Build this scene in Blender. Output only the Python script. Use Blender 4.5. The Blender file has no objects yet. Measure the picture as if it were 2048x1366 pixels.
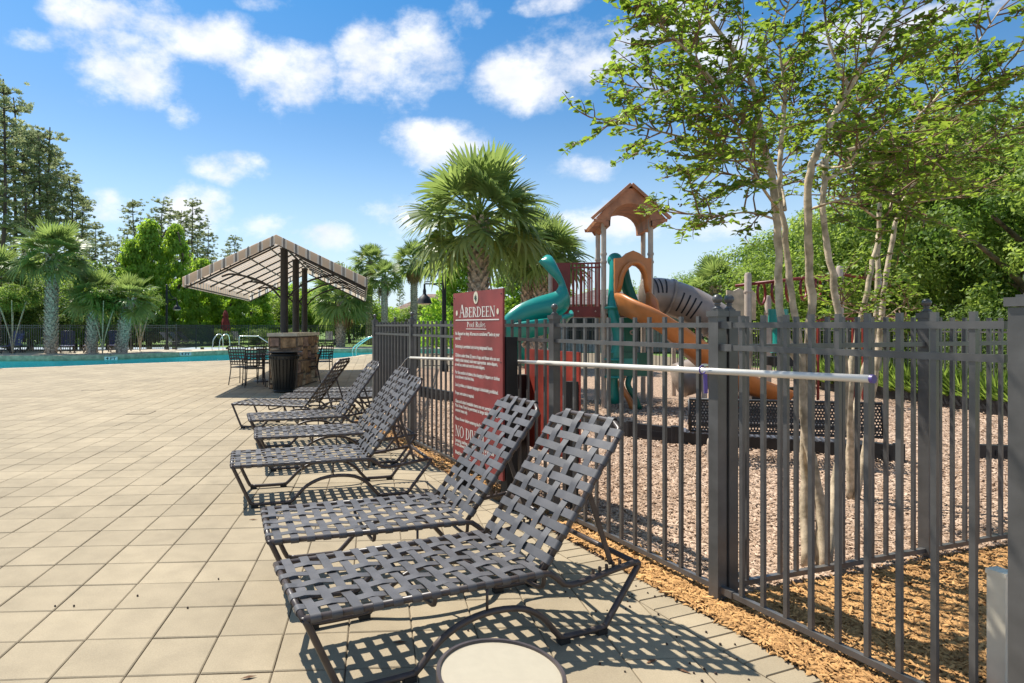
import bpy, math, random
import numpy as np
from mathutils import Vector, Matrix
R = math.radians
random.seed(7)
RNG = np.random.default_rng(7)
SC = bpy.context.scene
COL = SC.collection

# ------------------------------------------------------------------ camera
F, CX, HZ, H = 1200.0, 820.0, 651.0, 1.45        # focal length, principal point and horizon in photo pixels (2048 wide), eye height in metres
cam = bpy.data.cameras.new('camera')
cam.sensor_width = 36.0
cam.lens = F / 2048 * 36
cam.shift_x = (1024 - CX) / 2048
cam.shift_y = (HZ - 683) / 2048
cam.clip_start = 0.05
cam.clip_end = 3000
co = bpy.data.objects.new('camera', cam)
COL.objects.link(co)
co.location = (0, 0, H)
co.rotation_euler = (R(90), 0, 0)
SC.camera = co

def G(x, y, z=0.0):
    Y = F * (H - z) / (y - HZ)
    return Vector(((x - CX) / F * Y, Y, z))
def D(x, y, Y):
    return Vector(((x - CX) / F * Y, Y, H - (y - HZ) * Y / F))

# ------------------------------------------------------------------ world, sun, exposure
SUN_EL, SUN_AZ = R(58.1), R(-45.6)               # azimuth from +Y towards +X
def build_world():
    w = bpy.data.worlds.new('World'); SC.world = w; w.use_nodes = True
    nt = w.node_tree; N = nt.nodes; L = nt.links; N.clear()
    def nd(t, **k):
        n = N.new(t)
        for a, v in k.items(): setattr(n, a, v)
        return n
    def mth(op, a, b=None, c=None, clamp=False):
        n = nd('ShaderNodeMath', operation=op, use_clamp=clamp)
        for i, v in enumerate((a, b, c)):
            if v is None: continue
            if isinstance(v, (int, float)): n.inputs[i].default_value = v
            else: L.new(v, n.inputs[i])
        return n.outputs[0]
    out = nd('ShaderNodeOutputWorld'); bg = nd('ShaderNodeBackground')
    sky = nd('ShaderNodeTexSky', sky_type='NISHITA', sun_disc=False, sun_elevation=SUN_EL, sun_rotation=SUN_AZ,
             altitude=0.0, air_density=1.0, dust_density=0.6, ozone_density=3.0)
    hs = nd('ShaderNodeHueSaturation'); hs.inputs['Saturation'].default_value = 1.22; hs.inputs['Value'].default_value = 0.46
    hs.inputs['Hue'].default_value = 0.497
    L.new(sky.outputs[0], hs.inputs['Color'])
    tc = nd('ShaderNodeTexCoord')
    sp = nd('ShaderNodeSeparateXYZ'); L.new(tc.outputs['Generated'], sp.inputs[0])
    az = mth('ARCTAN2', sp.outputs[0], sp.outputs[1])
    el = mth('ARCSINE', sp.outputs[2])
    nz = nd('ShaderNodeTexNoise'); nz.inputs['Scale'].default_value = 9.0; nz.inputs['Detail'].default_value = 6.0; nz.inputs['Roughness'].default_value = 0.62
    mp = nd('ShaderNodeMapping'); mp.inputs['Scale'].default_value = (1, 1, 1.5); L.new(tc.outputs['Generated'], mp.inputs[0]); L.new(mp.outputs[0], nz.inputs['Vector'])
    n2 = nd('ShaderNodeTexNoise'); n2.inputs['Scale'].default_value = 3.2; n2.inputs['Detail'].default_value = 2.0
    L.new(mp.outputs[0], n2.inputs['Vector'])
    # the cumulus in view: (x, y, half width, half height, weight) in photo pixels, turned into azimuth and elevation
    blobs = [(165, 20, 60, 38, .8), (300, 40, 90, 38, .8), (250, 130, 105, 62, 1.), (430, 85, 105, 50, 1.), (560, 150, 105, 62, 1.05), (385, 225, 32, 38, .5),
             (800, 120, 105, 78, 1.15), (745, 165, 70, 42, 1.), (865, 295, 82, 44, 1.1), (470, 336, 62, 30, 1.), (1040, 165, 85, 55, 1.05), (1150, 105, 110, 58, 1.),
             (1290, 70, 120, 62, 1.), (1400, 130, 110, 60, .9), (1160, 338, 62, 28, .95), (395, 420, 62, 42, 1.05), (225, 415, 42, 28, .8), (520, 455, 75, 26, .75),
             (655, 470, 52, 24, .8), (800, 440, 70, 30, .6), (1260, 440, 80, 36, .85), (1430, 455, 110, 24, .7), (935, 40, 30, 45, .5), (540, 5, 60, 18, .6),
             (1120, 8, 60, 18, .6), (60, 85, 55, 22, .55), (1160, 460, 60, 26, .6), (1900, 20, 120, 30, .7), (2000, 280, 90, 30, .8), (1750, 60, 90, 40, .6)]
    acc = None
    ae = nd('ShaderNodeCombineXYZ'); L.new(az, ae.inputs[0]); L.new(el, ae.inputs[1])
    for (x, y, a, b, wt) in blobs:
        d = Vector(((x - CX) / F, 1.0, (HZ - y) / F)); c = d.normalized()
        az0 = math.atan2(c.x, c.y); el0 = math.asin(c.z)
        da = a / F * math.cos(az0) ** 1.0; de = b / F * math.cos(az0) * math.cos(el0) ** 2
        vm = nd('ShaderNodeVectorMath', operation='MULTIPLY_ADD'); L.new(ae.outputs[0], vm.inputs[0])
        vm.inputs[1].default_value = (1 / da, 1 / de, 0); vm.inputs[2].default_value = (-az0 / da, -el0 / de, 0)
        vd = nd('ShaderNodeVectorMath', operation='DOT_PRODUCT'); L.new(vm.outputs[0], vd.inputs[0]); L.new(vm.outputs[0], vd.inputs[1])
        m = mth('MULTIPLY_ADD', vd.outputs['Value'], -.5 * wt, wt)
        acc = m if acc is None else mth('MAXIMUM', acc, m)
    acc = mth('MAXIMUM', acc, -1.0)
    # outside the view broken cumulus goes on, its cover raised for white fill light
    off = mth('MAXIMUM', mth('SUBTRACT', mth('ABSOLUTE', mth('SUBTRACT', az, 0.09)), 0.76), mth('SUBTRACT', el, 0.52))
    gate = nd('ShaderNodeMapRange'); gate.inputs[1].default_value = 0.0; gate.inputs[2].default_value = 0.15; L.new(off, gate.inputs[0])
    gen = mth('SUBTRACT', mth('MULTIPLY', n2.outputs[0], 4.2), 1.85)
    gen = mth('ADD', mth('MULTIPLY', gen, gate.outputs[0]), mth('SUBTRACT', gate.outputs[0], 1.0))
    acc = mth('MAXIMUM', acc, gen)
    dens = mth('ADD', acc, mth('MULTIPLY', mth('SUBTRACT', nz.outputs[0], 0.5), 3.5))
    mr = nd('ShaderNodeMapRange', interpolation_type='SMOOTHSTEP'); mr.inputs[1].default_value = 0.05; mr.inputs[2].default_value = 1.25; L.new(dens, mr.inputs[0])
    up = nd('ShaderNodeMapRange'); up.inputs[1].default_value = 0.0; up.inputs[2].default_value = 0.06; L.new(el, up.inputs[0])
    fac = mth('MULTIPLY', mth('MULTIPLY', mr.outputs[0], up.outputs[0]), 0.93)
    n3 = nd('ShaderNodeTexNoise'); n3.inputs['Scale'].default_value = 14.0; n3.inputs['Detail'].default_value = 3.0
    m3 = nd('ShaderNodeMapping'); m3.inputs['Location'].default_value = (0.05, 0.0, -0.06); L.new(mp.outputs[0], m3.inputs[0]); L.new(m3.outputs[0], n3.inputs['Vector'])
    sh = nd('ShaderNodeMapRange'); sh.inputs[1].default_value = 0.30; sh.inputs[2].default_value = 0.62; L.new(n3.outputs[0], sh.inputs[0])
    cc = nd('ShaderNodeMix', data_type='RGBA'); L.new(sh.outputs[0], cc.inputs[0])
    cc.inputs[6].default_value = (2.5, 2.6, 2.85, 1); cc.inputs[7].default_value = (3.2, 3.2, 3.22, 1)
    rp = nd('ShaderNodeValToRGB'); rm_ = nd('ShaderNodeMapRange'); L.new(el, rm_.inputs[0]); rm_.inputs[2].default_value = .6; L.new(rm_.outputs[0], rp.inputs[0])
    e = rp.color_ramp.elements; e[0].position = .15; e[0].color = (.95, .95, .95, 1); e[1].position = .95; e[1].color = (.33, .78, .92, 1); q = e.new(.52); q.color = (.80, .86, .87, 1)
    tm = nd('ShaderNodeMix', data_type='RGBA', blend_type='MULTIPLY'); tm.inputs[0].default_value = 1.0; L.new(hs.outputs[0], tm.inputs[6]); L.new(rp.outputs[0], tm.inputs[7])
    hz = nd('ShaderNodeMapRange', interpolation_type='SMOOTHSTEP'); L.new(el, hz.inputs[0]); hz.inputs[1].default_value = -.02; hz.inputs[2].default_value = .34
    hz.inputs[3].default_value = .80; hz.inputs[4].default_value = .0
    hm = nd('ShaderNodeMix', data_type='RGBA'); L.new(hz.outputs[0], hm.inputs[0]); L.new(tm.outputs[2], hm.inputs[6]); hm.inputs[7].default_value = (2.05, 2.5, 2.9, 1)
    mx = nd('ShaderNodeMix', data_type='RGBA'); L.new(fac, mx.inputs[0]); L.new(hm.outputs[2], mx.inputs[6]); L.new(cc.outputs[2], mx.inputs[7])
    L.new(mx.outputs[2], bg.inputs[0]); bg.inputs[1].default_value = 0.15
    L.new(bg.outputs[0], out.inputs[0])
build_world()
SC.world.cycles.sampling_method = 'MANUAL'; SC.world.cycles.sample_map_resolution = 384
sl = bpy.data.lights.new('sun', 'SUN'); sl.energy = 3.0; sl.angle = R(0.55); sl.color = (1.0, 0.95, 0.86)
so = bpy.data.objects.new('sun', sl); COL.objects.link(so)
so.rotation_euler = Vector((0.445, -0.435, -1.0)).to_track_quat('-Z', 'Y').to_euler()
SC.view_settings.view_transform = 'Standard'; SC.view_settings.look = 'None'
SC.view_settings.gamma = 1.0; SC.view_settings.use_curve_mapping = False
SC.view_settings.exposure = 1.30
SC.render.engine = 'CYCLES'
SC.cycles.max_bounces = 4; SC.cycles.diffuse_bounces = 2; SC.cycles.glossy_bounces = 2; SC.cycles.transmission_bounces = 3; SC.cycles.transparent_max_bounces = 8
SC.cycles.caustics_reflective = False; SC.cycles.caustics_refractive = False

# ------------------------------------------------------------------ materials
MATS = {}
def mat(name, col, rough=.6, metal=0.0, var=0.12, scale=6.0, bump=0.0, bscale=None, spec=.5, col2=None, orand=0.0, detail=4.0, coords='Object', coat=0.0):
    if name in MATS: return MATS[name]
    m = bpy.data.materials.new(name); m.use_nodes = True
    nt = m.node_tree; N = nt.nodes; L = nt.links
    b = N['Principled BSDF']
    b.inputs['Roughness'].default_value = rough; b.inputs['Metallic'].default_value = metal
    b.inputs['Specular IOR Level'].default_value = spec
    if coat: b.inputs['Coat Weight'].default_value = coat
    tc = N.new('ShaderNodeTexCoord')
    nz = N.new('ShaderNodeTexNoise'); nz.inputs['Scale'].default_value = scale; nz.inputs['Detail'].default_value = detail
    L.new(tc.outputs[coords], nz.inputs['Vector'])
    c2 = col2 if col2 else tuple(max(0, c * (1 - 2.2 * var)) for c in col)
    c1 = col if col2 else tuple(min(1, c * (1 + var)) for c in col)
    mx = N.new('ShaderNodeMix'); mx.data_type = 'RGBA'
    rg = N.new('ShaderNodeMapRange'); rg.inputs[1].default_value = .35; rg.inputs[2].default_value = .65
    L.new(nz.outputs[0], rg.inputs[0]); L.new(rg.outputs[0], mx.inputs[0])
    mx.inputs[6].default_value = (*c2, 1); mx.inputs[7].default_value = (*c1, 1)
    last = mx.outputs[2]
    if orand:
        oi = N.new('ShaderNodeObjectInfo'); hs = N.new('ShaderNodeHueSaturation')
        r2 = N.new('ShaderNodeMapRange'); r2.inputs[3].default_value = 1 - orand; r2.inputs[4].default_value = 1 + orand
        L.new(oi.outputs['Random'], r2.inputs[0]); L.new(r2.outputs[0], hs.inputs['Value']); L.new(last, hs.inputs['Color']); last = hs.outputs[0]
    L.new(last, b.inputs['Base Color'])
    if bump:
        n2 = N.new('ShaderNodeTexNoise'); n2.inputs['Scale'].default_value = bscale or scale * 4; n2.inputs['Detail'].default_value = 5
        L.new(tc.outputs[coords], n2.inputs['Vector'])
        bp = N.new('ShaderNodeBump'); bp.inputs['Strength'].default_value = bump; bp.inputs['Distance'].default_value = .01
        L.new(n2.outputs[0], bp.inputs['Height']); L.new(bp.outputs[0], b.inputs['Normal'])
    MATS[name] = m
    return m
def leafmat(name, dark, light, trans=.35, rough=.5, spec=.35):
    if name in MATS: return MATS[name]
    m = bpy.data.materials.new(name); m.use_nodes = True
    nt = m.node_tree; N = nt.nodes; L = nt.links
    b = N['Principled BSDF']; b.inputs['Roughness'].default_value = rough; b.inputs['Specular IOR Level'].default_value = spec
    at = N.new('ShaderNodeAttribute'); at.attribute_name = 'tint'
    mx = N.new('ShaderNodeMix'); mx.data_type = 'RGBA'; L.new(at.outputs['Fac'], mx.inputs[0])
    mx.inputs[6].default_value = (*dark, 1); mx.inputs[7].default_value = (*light, 1)
    L.new(mx.outputs[2], b.inputs['Base Color'])
    if trans:
        t = N.new('ShaderNodeBsdfTranslucent'); ms = N.new('ShaderNodeMixShader'); ms.inputs[0].default_value = trans
        hs = N.new('ShaderNodeHueSaturation'); hs.inputs['Value'].default_value = 1.9; hs.inputs['Hue'].default_value = .49; hs.inputs['Saturation'].default_value = 1.05
        L.new(mx.outputs[2], hs.inputs['Color']); L.new(hs.outputs[0], t.inputs[0])
        L.new(b.outputs[0], ms.inputs[1]); L.new(t.outputs[0], ms.inputs[2]); L.new(ms.outputs[0], N['Material Output'].inputs[0])
    MATS[name] = m
    return m
def M_pavers():
    m = bpy.data.materials.new('paver_concrete'); m.use_nodes = True
    nt = m.node_tree; N = nt.nodes; L = nt.links; b = N['Principled BSDF']; b.inputs['Roughness'].default_value = .85; b.inputs['Specular IOR Level'].default_value = .25
    g = N.new('ShaderNodeNewGeometry')
    at = N.new('ShaderNodeAttribute'); at.attribute_name = 'tint'
    oi = N.new('ShaderNodeObjectInfo')
    n1 = N.new('ShaderNodeTexNoise'); n1.inputs['Scale'].default_value = 1.1; n1.inputs['Detail'].default_value = 4; L.new(g.outputs['Position'], n1.inputs['Vector'])
    n2 = N.new('ShaderNodeTexNoise'); n2.inputs['Scale'].default_value = 160; n2.inputs['Detail'].default_value = 3; L.new(g.outputs['Position'], n2.inputs['Vector'])
    n3 = N.new('ShaderNodeTexNoise'); n3.inputs['Scale'].default_value = 7; n3.inputs['Detail'].default_value = 6; L.new(g.outputs['Position'], n3.inputs['Vector'])
    def mr(s, a, bb, c, d):
        r = N.new('ShaderNodeMapRange'); L.new(s, r.inputs[0])
        for i, v in enumerate((a, bb, c, d)): r.inputs[i + 1].default_value = v
        return r.outputs[0]
    def mul(a, bb):
        r = N.new('ShaderNodeMath'); r.operation = 'MULTIPLY'; L.new(a, r.inputs[0]); L.new(bb, r.inputs[1]); return r.outputs[0]
    ad = N.new('ShaderNodeMath'); ad.operation = 'ADD'; L.new(at.outputs['Fac'], ad.inputs[0]); L.new(oi.outputs['Random'], ad.inputs[1])
    fr = N.new('ShaderNodeMath'); fr.operation = 'FRACT'; L.new(ad.outputs[0], fr.inputs[0])
    n4 = N.new('ShaderNodeTexNoise'); n4.inputs['Scale'].default_value = .33; n4.inputs['Detail'].default_value = 7; n4.inputs['Roughness'].default_value = .7; L.new(g.outputs['Position'], n4.inputs['Vector'])
    n5 = N.new('ShaderNodeTexNoise'); n5.inputs['Scale'].default_value = 2.6; n5.inputs['Detail'].default_value = 3; L.new(g.outputs['Position'], n5.inputs['Vector'])
    v = mul(mul(mr(n4.outputs[0], .38, .55, .90, 1.03), mr(n5.outputs[0], .24, .34, .86, 1.0)), mul(mul(mr(fr.outputs[0], 0, 1, .92, 1.07), mr(n1.outputs[0], .3, .7, .88, 1.07)), mul(mr(n2.outputs[0], .3, .7, .90, 1.10), mr(n3.outputs[0], .25, .6, .90, 1.03))))
    hs = N.new('ShaderNodeHueSaturation'); hs.inputs['Color'].default_value = (.340, .276, .185, 1); L.new(v, hs.inputs['Value'])
    L.new(hs.outputs[0], b.inputs['Base Color'])
    bp = N.new('ShaderNodeBump'); bp.inputs['Strength'].default_value = .25; bp.inputs['Distance'].default_value = .002; L.new(n2.outputs[0], bp.inputs['Height']); L.new(bp.outputs[0], b.inputs['Normal'])
    return m
def M_water():
    m = bpy.data.materials.new('pool_water'); m.use_nodes = True
    nt = m.node_tree; N = nt.nodes; L = nt.links; N.remove(N['Principled BSDF'])
    t = N.new('ShaderNodeBsdfTransparent'); t.inputs[0].default_value = (.62, .93, .93, 1)
    g = N.new('ShaderNodeBsdfGlossy'); g.inputs['Roughness'].default_value = .06
    ge = N.new('ShaderNodeNewGeometry'); nz = N.new('ShaderNodeTexNoise'); nz.inputs['Scale'].default_value = 2.2; nz.inputs['Detail'].default_value = 4
    L.new(ge.outputs['Position'], nz.inputs['Vector'])
    bp = N.new('ShaderNodeBump'); bp.inputs['Strength'].default_value = .6; bp.inputs['Distance'].default_value = .05; L.new(nz.outputs[0], bp.inputs['Height'])
    L.new(bp.outputs[0], g.inputs['Normal'])
    fr = N.new('ShaderNodeFresnel'); fr.inputs[0].default_value = 1.33
    mr = N.new('ShaderNodeMapRange'); mr.inputs[4].default_value = .30; L.new(fr.outputs[0], mr.inputs[0])
    ms = N.new('ShaderNodeMixShader'); L.new(mr.outputs[0], ms.inputs[0]); L.new(t.outputs[0], ms.inputs[1]); L.new(g.outputs[0], ms.inputs[2])
    L.new(ms.outputs[0], N['Material Output'].inputs[0])
    return m
def M_stripe(name, axis, tr=.6):
    m = bpy.data.materials.new(name); m.use_nodes = True
    nt = m.node_tree; N = nt.nodes; L = nt.links; b = N['Principled BSDF']; b.inputs['Roughness'].default_value = .8
    tc = N.new('ShaderNodeTexCoord'); sp = N.new('ShaderNodeSeparateXYZ'); L.new(tc.outputs['Object'], sp.inputs[0])
    d = N.new('ShaderNodeMath'); d.operation = 'MULTIPLY_ADD'; d.inputs[1].default_value = 1 / .262; d.inputs[2].default_value = 50.1; L.new(sp.outputs[axis], d.inputs[0])
    f = N.new('ShaderNodeMath'); f.operation = 'FRACT'; L.new(d.outputs[0], f.inputs[0])
    cr = N.new('ShaderNodeValToRGB'); cr.color_ramp.interpolation = 'CONSTANT'
    be, wh, dk = (.84, .69, .54, 1), (.86, .84, .80, 1), (.03, .04, .055, 1)
    e = cr.color_ramp.elements; e[0].position = 0; e[0].color = be; e[1].position = .56; e[1].color = wh
    for p, c in ((.70, dk), (.76, wh), (.80, dk), (.86, wh)):
        q = e.new(p); q.color = c
    L.new(f.outputs[0], cr.inputs[0]); L.new(cr.outputs[0], b.inputs['Base Color'])
    t = N.new('ShaderNodeBsdfTranslucent'); L.new(cr.outputs[0], t.inputs[0]); ms = N.new('ShaderNodeMixShader'); ms.inputs[0].default_value = tr
    L.new(b.outputs[0], ms.inputs[1]); L.new(t.outputs[0], ms.inputs[2]); L.new(ms.outputs[0], N['Material Output'].inputs[0])
    return m

# ------------------------------------------------------------------ mesh helpers
class MB:
    def __init__(s): s.v = []; s.f = []
    def add(s, vs, fs):
        o = len(s.v); s.v += [tuple(p) for p in vs]; s.f += [tuple(i + o for i in f) for f in fs]; return s
    def box(s, c, d, rz=0.0, ry=0.0):
        x, y, z = d[0] / 2, d[1] / 2, d[2] / 2
        m = Matrix.Rotation(rz, 3, 'Z') @ Matrix.Rotation(ry, 3, 'Y')
        c = Vector(c)
        vs = [c + m @ Vector(p) for p in ((-x, -y, -z), (x, -y, -z), (x, y, -z), (-x, y, -z), (-x, -y, z), (x, -y, z), (x, y, z), (-x, y, z))]
        return s.add(vs, [(0, 3, 2, 1), (4, 5, 6, 7), (0, 1, 5, 4), (1, 2, 6, 5), (2, 3, 7, 6), (3, 0, 4, 7)])
    def bar(s, p, q, w, h):
        p, q = Vector(p), Vector(q); d = (q - p)
        if d.length < 1e-6: return s
        d.normalize(); up = Vector((0, 0, 1)) if abs(d.z) < .95 else Vector((0, 1, 0))
        a = d.cross(up).normalized(); b = a.cross(d).normalized()
        vs = []
        for e in (p, q):
            for sx, sy in ((-1, -1), (1, -1), (1, 1), (-1, 1)): vs.append(e + a * (sx * w / 2) + b * (sy * h / 2))
        return s.add(vs, [(0, 1, 2, 3), (7, 6, 5, 4), (0, 4, 5, 1), (1, 5, 6, 2), (2, 6, 7, 3), (3, 7, 4, 0)])
    def tube(s, pts, r, n=8, closed=False, sq=1.0):
        pts = [Vector(p) for p in pts]; k = len(pts)
        rs = r if isinstance(r, (list, tuple)) else [r] * k
        vs = []; prev = None
        for i, p in enumerate(pts):
            a = pts[(i - 1) % k] if (i > 0 or closed) else p; b = pts[(i + 1) % k] if (i < k - 1 or closed) else p
            d = (b - a).normalized()
            if prev is None:
                up = Vector((0, 0, 1)) if abs(d.z) < .9 else Vector((0, 1, 0)); u = d.cross(up).normalized()
            else:
                u = (prev - d * prev.dot(d)); u = u.normalized() if u.length > 1e-5 else d.orthogonal().normalized()
            prev = u; w = d.cross(u)
            for j in range(n):
                t = 2 * math.pi * j / n; vs.append(p + (u * math.cos(t) + w * math.sin(t) * sq) * rs[i])
        fs = []
        for i in range(k if closed else k - 1):
            for j in range(n):
                a = i * n + j; b = i * n + (j + 1) % n; c = ((i + 1) % k) * n + (j + 1) % n; d = ((i + 1) % k) * n + j
                fs.append((a, b, c, d))
        if not closed: fs += [tuple(range(n - 1, -1, -1)), tuple(range((k - 1) * n, k * n))]
        return s.add(vs, fs)
    def lathe(s, prof, n=16, c=(0, 0, 0), sx=1.0, sy=1.0):
        vs = []; k = len(prof)
        for (r, z) in prof:
            for j in range(n):
                t = 2 * math.pi * j / n; vs.append((c[0] + r * math.cos(t) * sx, c[1] + r * math.sin(t) * sy, c[2] + z))
        fs = [(i * n + j, i * n + (j + 1) % n, (i + 1) * n + (j + 1) % n, (i + 1) * n + j) for i in range(k - 1) for j in range(n)]
        fs += [tuple(range(n - 1, -1, -1)), tuple(range((k - 1) * n, k * n))]
        return s.add(vs, fs)
    def ball(s, c, r, n=14, m=8, sz=1.0):
        return s.lathe([(max(.0008, r * math.sin(math.pi * i / m)), -r * sz * math.cos(math.pi * i / m)) for i in range(m + 1)], n, c)
    def prism(s, poly, z0, z1):
        k = len(poly); a = sum(poly[i][0] * poly[(i + 1) % k][1] - poly[(i + 1) % k][0] * poly[i][1] for i in range(k))
        if a < 0: poly = poly[::-1]
        vs = [(p[0], p[1], z0) for p in poly] + [(p[0], p[1], z1) for p in poly]
        return s.add(vs, [tuple(range(k - 1, -1, -1)), tuple(range(k, 2 * k))] + [(i, (i + 1) % k, k + (i + 1) % k, k + i) for i in range(k)])
    def xform(s, m):
        s.v = [tuple(m @ Vector(p)) for p in s.v]; return s
    def mesh(s, name, m=None, smooth=False):
        me = bpy.data.meshes.new(name); me.from_pydata(s.v, [], s.f); me.update()
        if m: me.materials.append(m)
        if smooth:
            me.polygons.foreach_set('use_smooth', [True] * len(me.polygons))
            if smooth != 'all':
                try: me.set_sharp_from_angle(angle=R(40))
                except Exception: pass
        return me
    def build(s, name, m, parent=None, smooth=False, **k):
        return link(name, s.mesh(name, m, smooth), parent, **k)
def link(name, me, parent=None, loc=None, rot=None, label=None, cat=None, group=None, kind=None):
    o = bpy.data.objects.new(name, me); COL.objects.link(o)
    if parent: o.parent = parent
    if loc is not None: o.location = loc
    if rot is not None: o.rotation_euler = rot
    tag(o, label, cat, group, kind)
    return o
def tag(o, label=None, cat=None, group=None, kind=None):
    for k, v in (('label', label), ('category', cat), ('group', group), ('kind', kind)):
        if v: o[k] = v
    return o
def thing(name, loc, label, cat, rz=0.0, group=None):
    o = bpy.data.objects.new(name, None); COL.objects.link(o); o.location = loc; o.rotation_euler = (0, 0, rz); o.empty_display_size = .1
    return tag(o, label, cat, group)
def dup(o, parent=None):
    c = o.copy(); COL.objects.link(c); c.parent = parent
    for ch in list(o.children): dup(ch, c)
    return c
def place(o, loc, rz=0.0, label=None, s=1.0, group=None):
    o.location = loc; o.rotation_euler = (0, 0, rz); o.scale = (s, s, s)
    if label: o['label'] = label
    if group: o['group'] = group
    return o
def leaves(name, pos, nrm, size, tint, m, elong=1.6, fold=.25, parent=None, axis=None, rng=RNG):
    """every leaf is a folded four-cornered blade"""
    n = len(pos); pos = np.asarray(pos, float); nrm = np.asarray(nrm, float); size = np.broadcast_to(np.asarray(size, float), (n,))
    nrm = nrm / (np.linalg.norm(nrm, axis=1, keepdims=True) + 1e-9)
    a = rng.normal(size=(n, 3)) if axis is None else np.asarray(axis, float)
    a = a - nrm * (a * nrm).sum(1, keepdims=True); a /= (np.linalg.norm(a, axis=1, keepdims=True) + 1e-9)
    b = np.cross(nrm, a); L = size[:, None]; W = L / elong
    v = np.stack([pos - a * L * .5, pos + b * W * .5 + nrm * W * fold, pos + a * L * .5 - nrm * L * .08, pos - b * W * .5 + nrm * W * fold], 1).reshape(-1, 3)
    me = bpy.data.meshes.new(name); me.vertices.add(4 * n); me.vertices.foreach_set('co', v.ravel())
    i = np.arange(n)[:, None] * 4; tri = np.concatenate([i + np.array([[0, 1, 2]]), i + np.array([[0, 2, 3]])], 1).reshape(-1)
    me.loops.add(6 * n); me.loops.foreach_set('vertex_index', tri.astype(np.int32))
    me.polygons.add(2 * n); me.polygons.foreach_set('loop_start', np.arange(0, 6 * n, 3, dtype=np.int32))
    me.update(calc_edges=True)
    at = me.attributes.new('tint', 'FLOAT', 'POINT'); at.data.foreach_set('value', np.repeat(np.clip(tint, 0, 1), 4).astype(np.float32))
    me.materials.append(m)
    return me
def spline(pts, n=6):
    P = [Vector(p) for p in pts]; P = [P[0] * 2 - P[1]] + P + [P[-1] * 2 - P[-2]]; o = []
    for i in range(1, len(P) - 2):
        for k in range(n):
            t = k / n; a, b, c, d = P[i - 1], P[i], P[i + 1], P[i + 2]
            o.append(.5 * ((2 * b) + (c - a) * t + (2 * a - 5 * b + 4 * c - d) * t * t + (3 * b - a - 3 * c + d) * t ** 3))
    o.append(P[-2]); return o
def clip(poly, n, d):
    """keep the part of a polygon where n.p <= d"""
    o = []
    for i in range(len(poly)):
        a, b = poly[i], poly[(i + 1) % len(poly)]
        da = n[0] * a[0] + n[1] * a[1] - d; db = n[0] * b[0] + n[1] * b[1] - d
        if da <= 0: o.append(a)
        if da * db < 0:
            t = da / (da - db); o.append((a[0] + (b[0] - a[0]) * t, a[1] + (b[1] - a[1]) * t))
    return o

# ------------------------------------------------------------------ layout lines
FD = Vector((-.3616, .9323, 0))                   # the pool fence runs away from the corner post along this
FN = Vector((.9323, .3616, 0))                    # its normal, into the playground
C0 = Vector((1.615, 3.152, 0))                    # corner post
C1 = C0 + FD * 5.86                               # far end of that fence
W1 = Vector((.30, 20.5, 0))                       # the side fence of the playground runs from C1 to here
PD = Vector((.947, .3204, 0))                     # the inner fence from the corner post
BIG = C0 - FD * 1.205                             # big end post
EDGE = C0 - FN * .175                             # edge of the deck

# ------------------------------------------------------------------ ground, deck, pool
lawn = mat('lawn', (.15, .24, .045), .95, var=.25, scale=.8, bump=.5, bscale=60, coords='Object')
NE = [(-45, 17.2)] + [tuple(G(x, y).xy) for x, y in ((-180, 746), (0, 737), (120, 733), (240, 728), (360, 724), (480, 720.5), (570, 718.8), (657, 718), (690, 715))]
NE += [(-2.55, 28.3), (-2.35, 29.6), (-1.7, 30.6), (.6, 31.2), (12, 31.2)]
FE = [(-45, 26.5)] + [tuple(G(x, y).xy) for x, y in ((-150, 713), (0, 712), (110, 711.5), (222, 710), (300, 707), (362, 704.5), (420, 702), (473, 700), (540, 698.5), (640, 697.5), (740, 697.3))] + [(12, 37.6)]
def sheet(name, polys, z, m, **k):
    mb = MB()
    for p in polys:
        a = sum(p[i][0] * p[(i + 1) % len(p)][1] - p[(i + 1) % len(p)][0] * p[i][1] for i in range(len(p)))
        p = p if a > 0 else p[::-1]
        mb.add([(q[0], q[1], z) for q in p], [tuple(range(len(p)))])
    return mb.build(name, m, **k)
sheet('ground', [[(-900, 41), (900, 41), (900, 1500), (-900, 1500)], [(12, -30), (900, -30), (900, 41), (12, 41)], [(-900, -30), (-45, -30), (-45, 41), (-900, 41)]], -.045, lawn, kind='structure')
joint = mat('joint_sand', (.21, .165, .11), .95, var=.2, scale=20)
def strips(a, b):
    return [[a[i], a[i + 1], b[i + 1], b[i]] for i in range(len(a) - 1)]
deck = sheet('pool_deck', strips(NE, [(p[0], -8) for p in NE]), -.009, joint, kind='structure')
fardeck = mat('far_deck', (.50, .42, .31), .85, var=.10, scale=2.0, bump=.2, bscale=30)
sheet('far_pool_deck', strips(FE, [(p[0], 41.0 if p[0] > -9 else 36.5) for p in FE]), 0.0, fardeck, kind='structure')
basin = mat('pool_plaster', (.20, .60, .62), .8, var=.08, scale=.6)
mb = MB()
for e in (NE, FE):
    for i in range(len(e) - 1): mb.add([(*e[i], -.02), (*e[i + 1], -.02), (*e[i + 1], -1.3), (*e[i], -1.3)], [(0, 1, 2, 3)])
mb.add([(-45, 15, -1.3), (12, 15, -1.3), (12, 40, -1.3), (-45, 40, -1.3)], [(0, 1, 2, 3)])
mb.build('pool_basin', basin, kind='structure')
mb = MB(); mb.add([(-45, 16, -.19), (12, 16, -.19), (12, 39, -.19), (-45, 39, -.19)], [(0, 1, 2, 3)])
mb.build('pool_water', M_water(), kind='structure')
cop = mat('coping_stone', (.50, .38, .26), .8, var=.15, scale=5, bump=.3)
tile = mat('waterline_tile', (.30, .25, .18), .4, var=.2, scale=12)
mb = MB()
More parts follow.
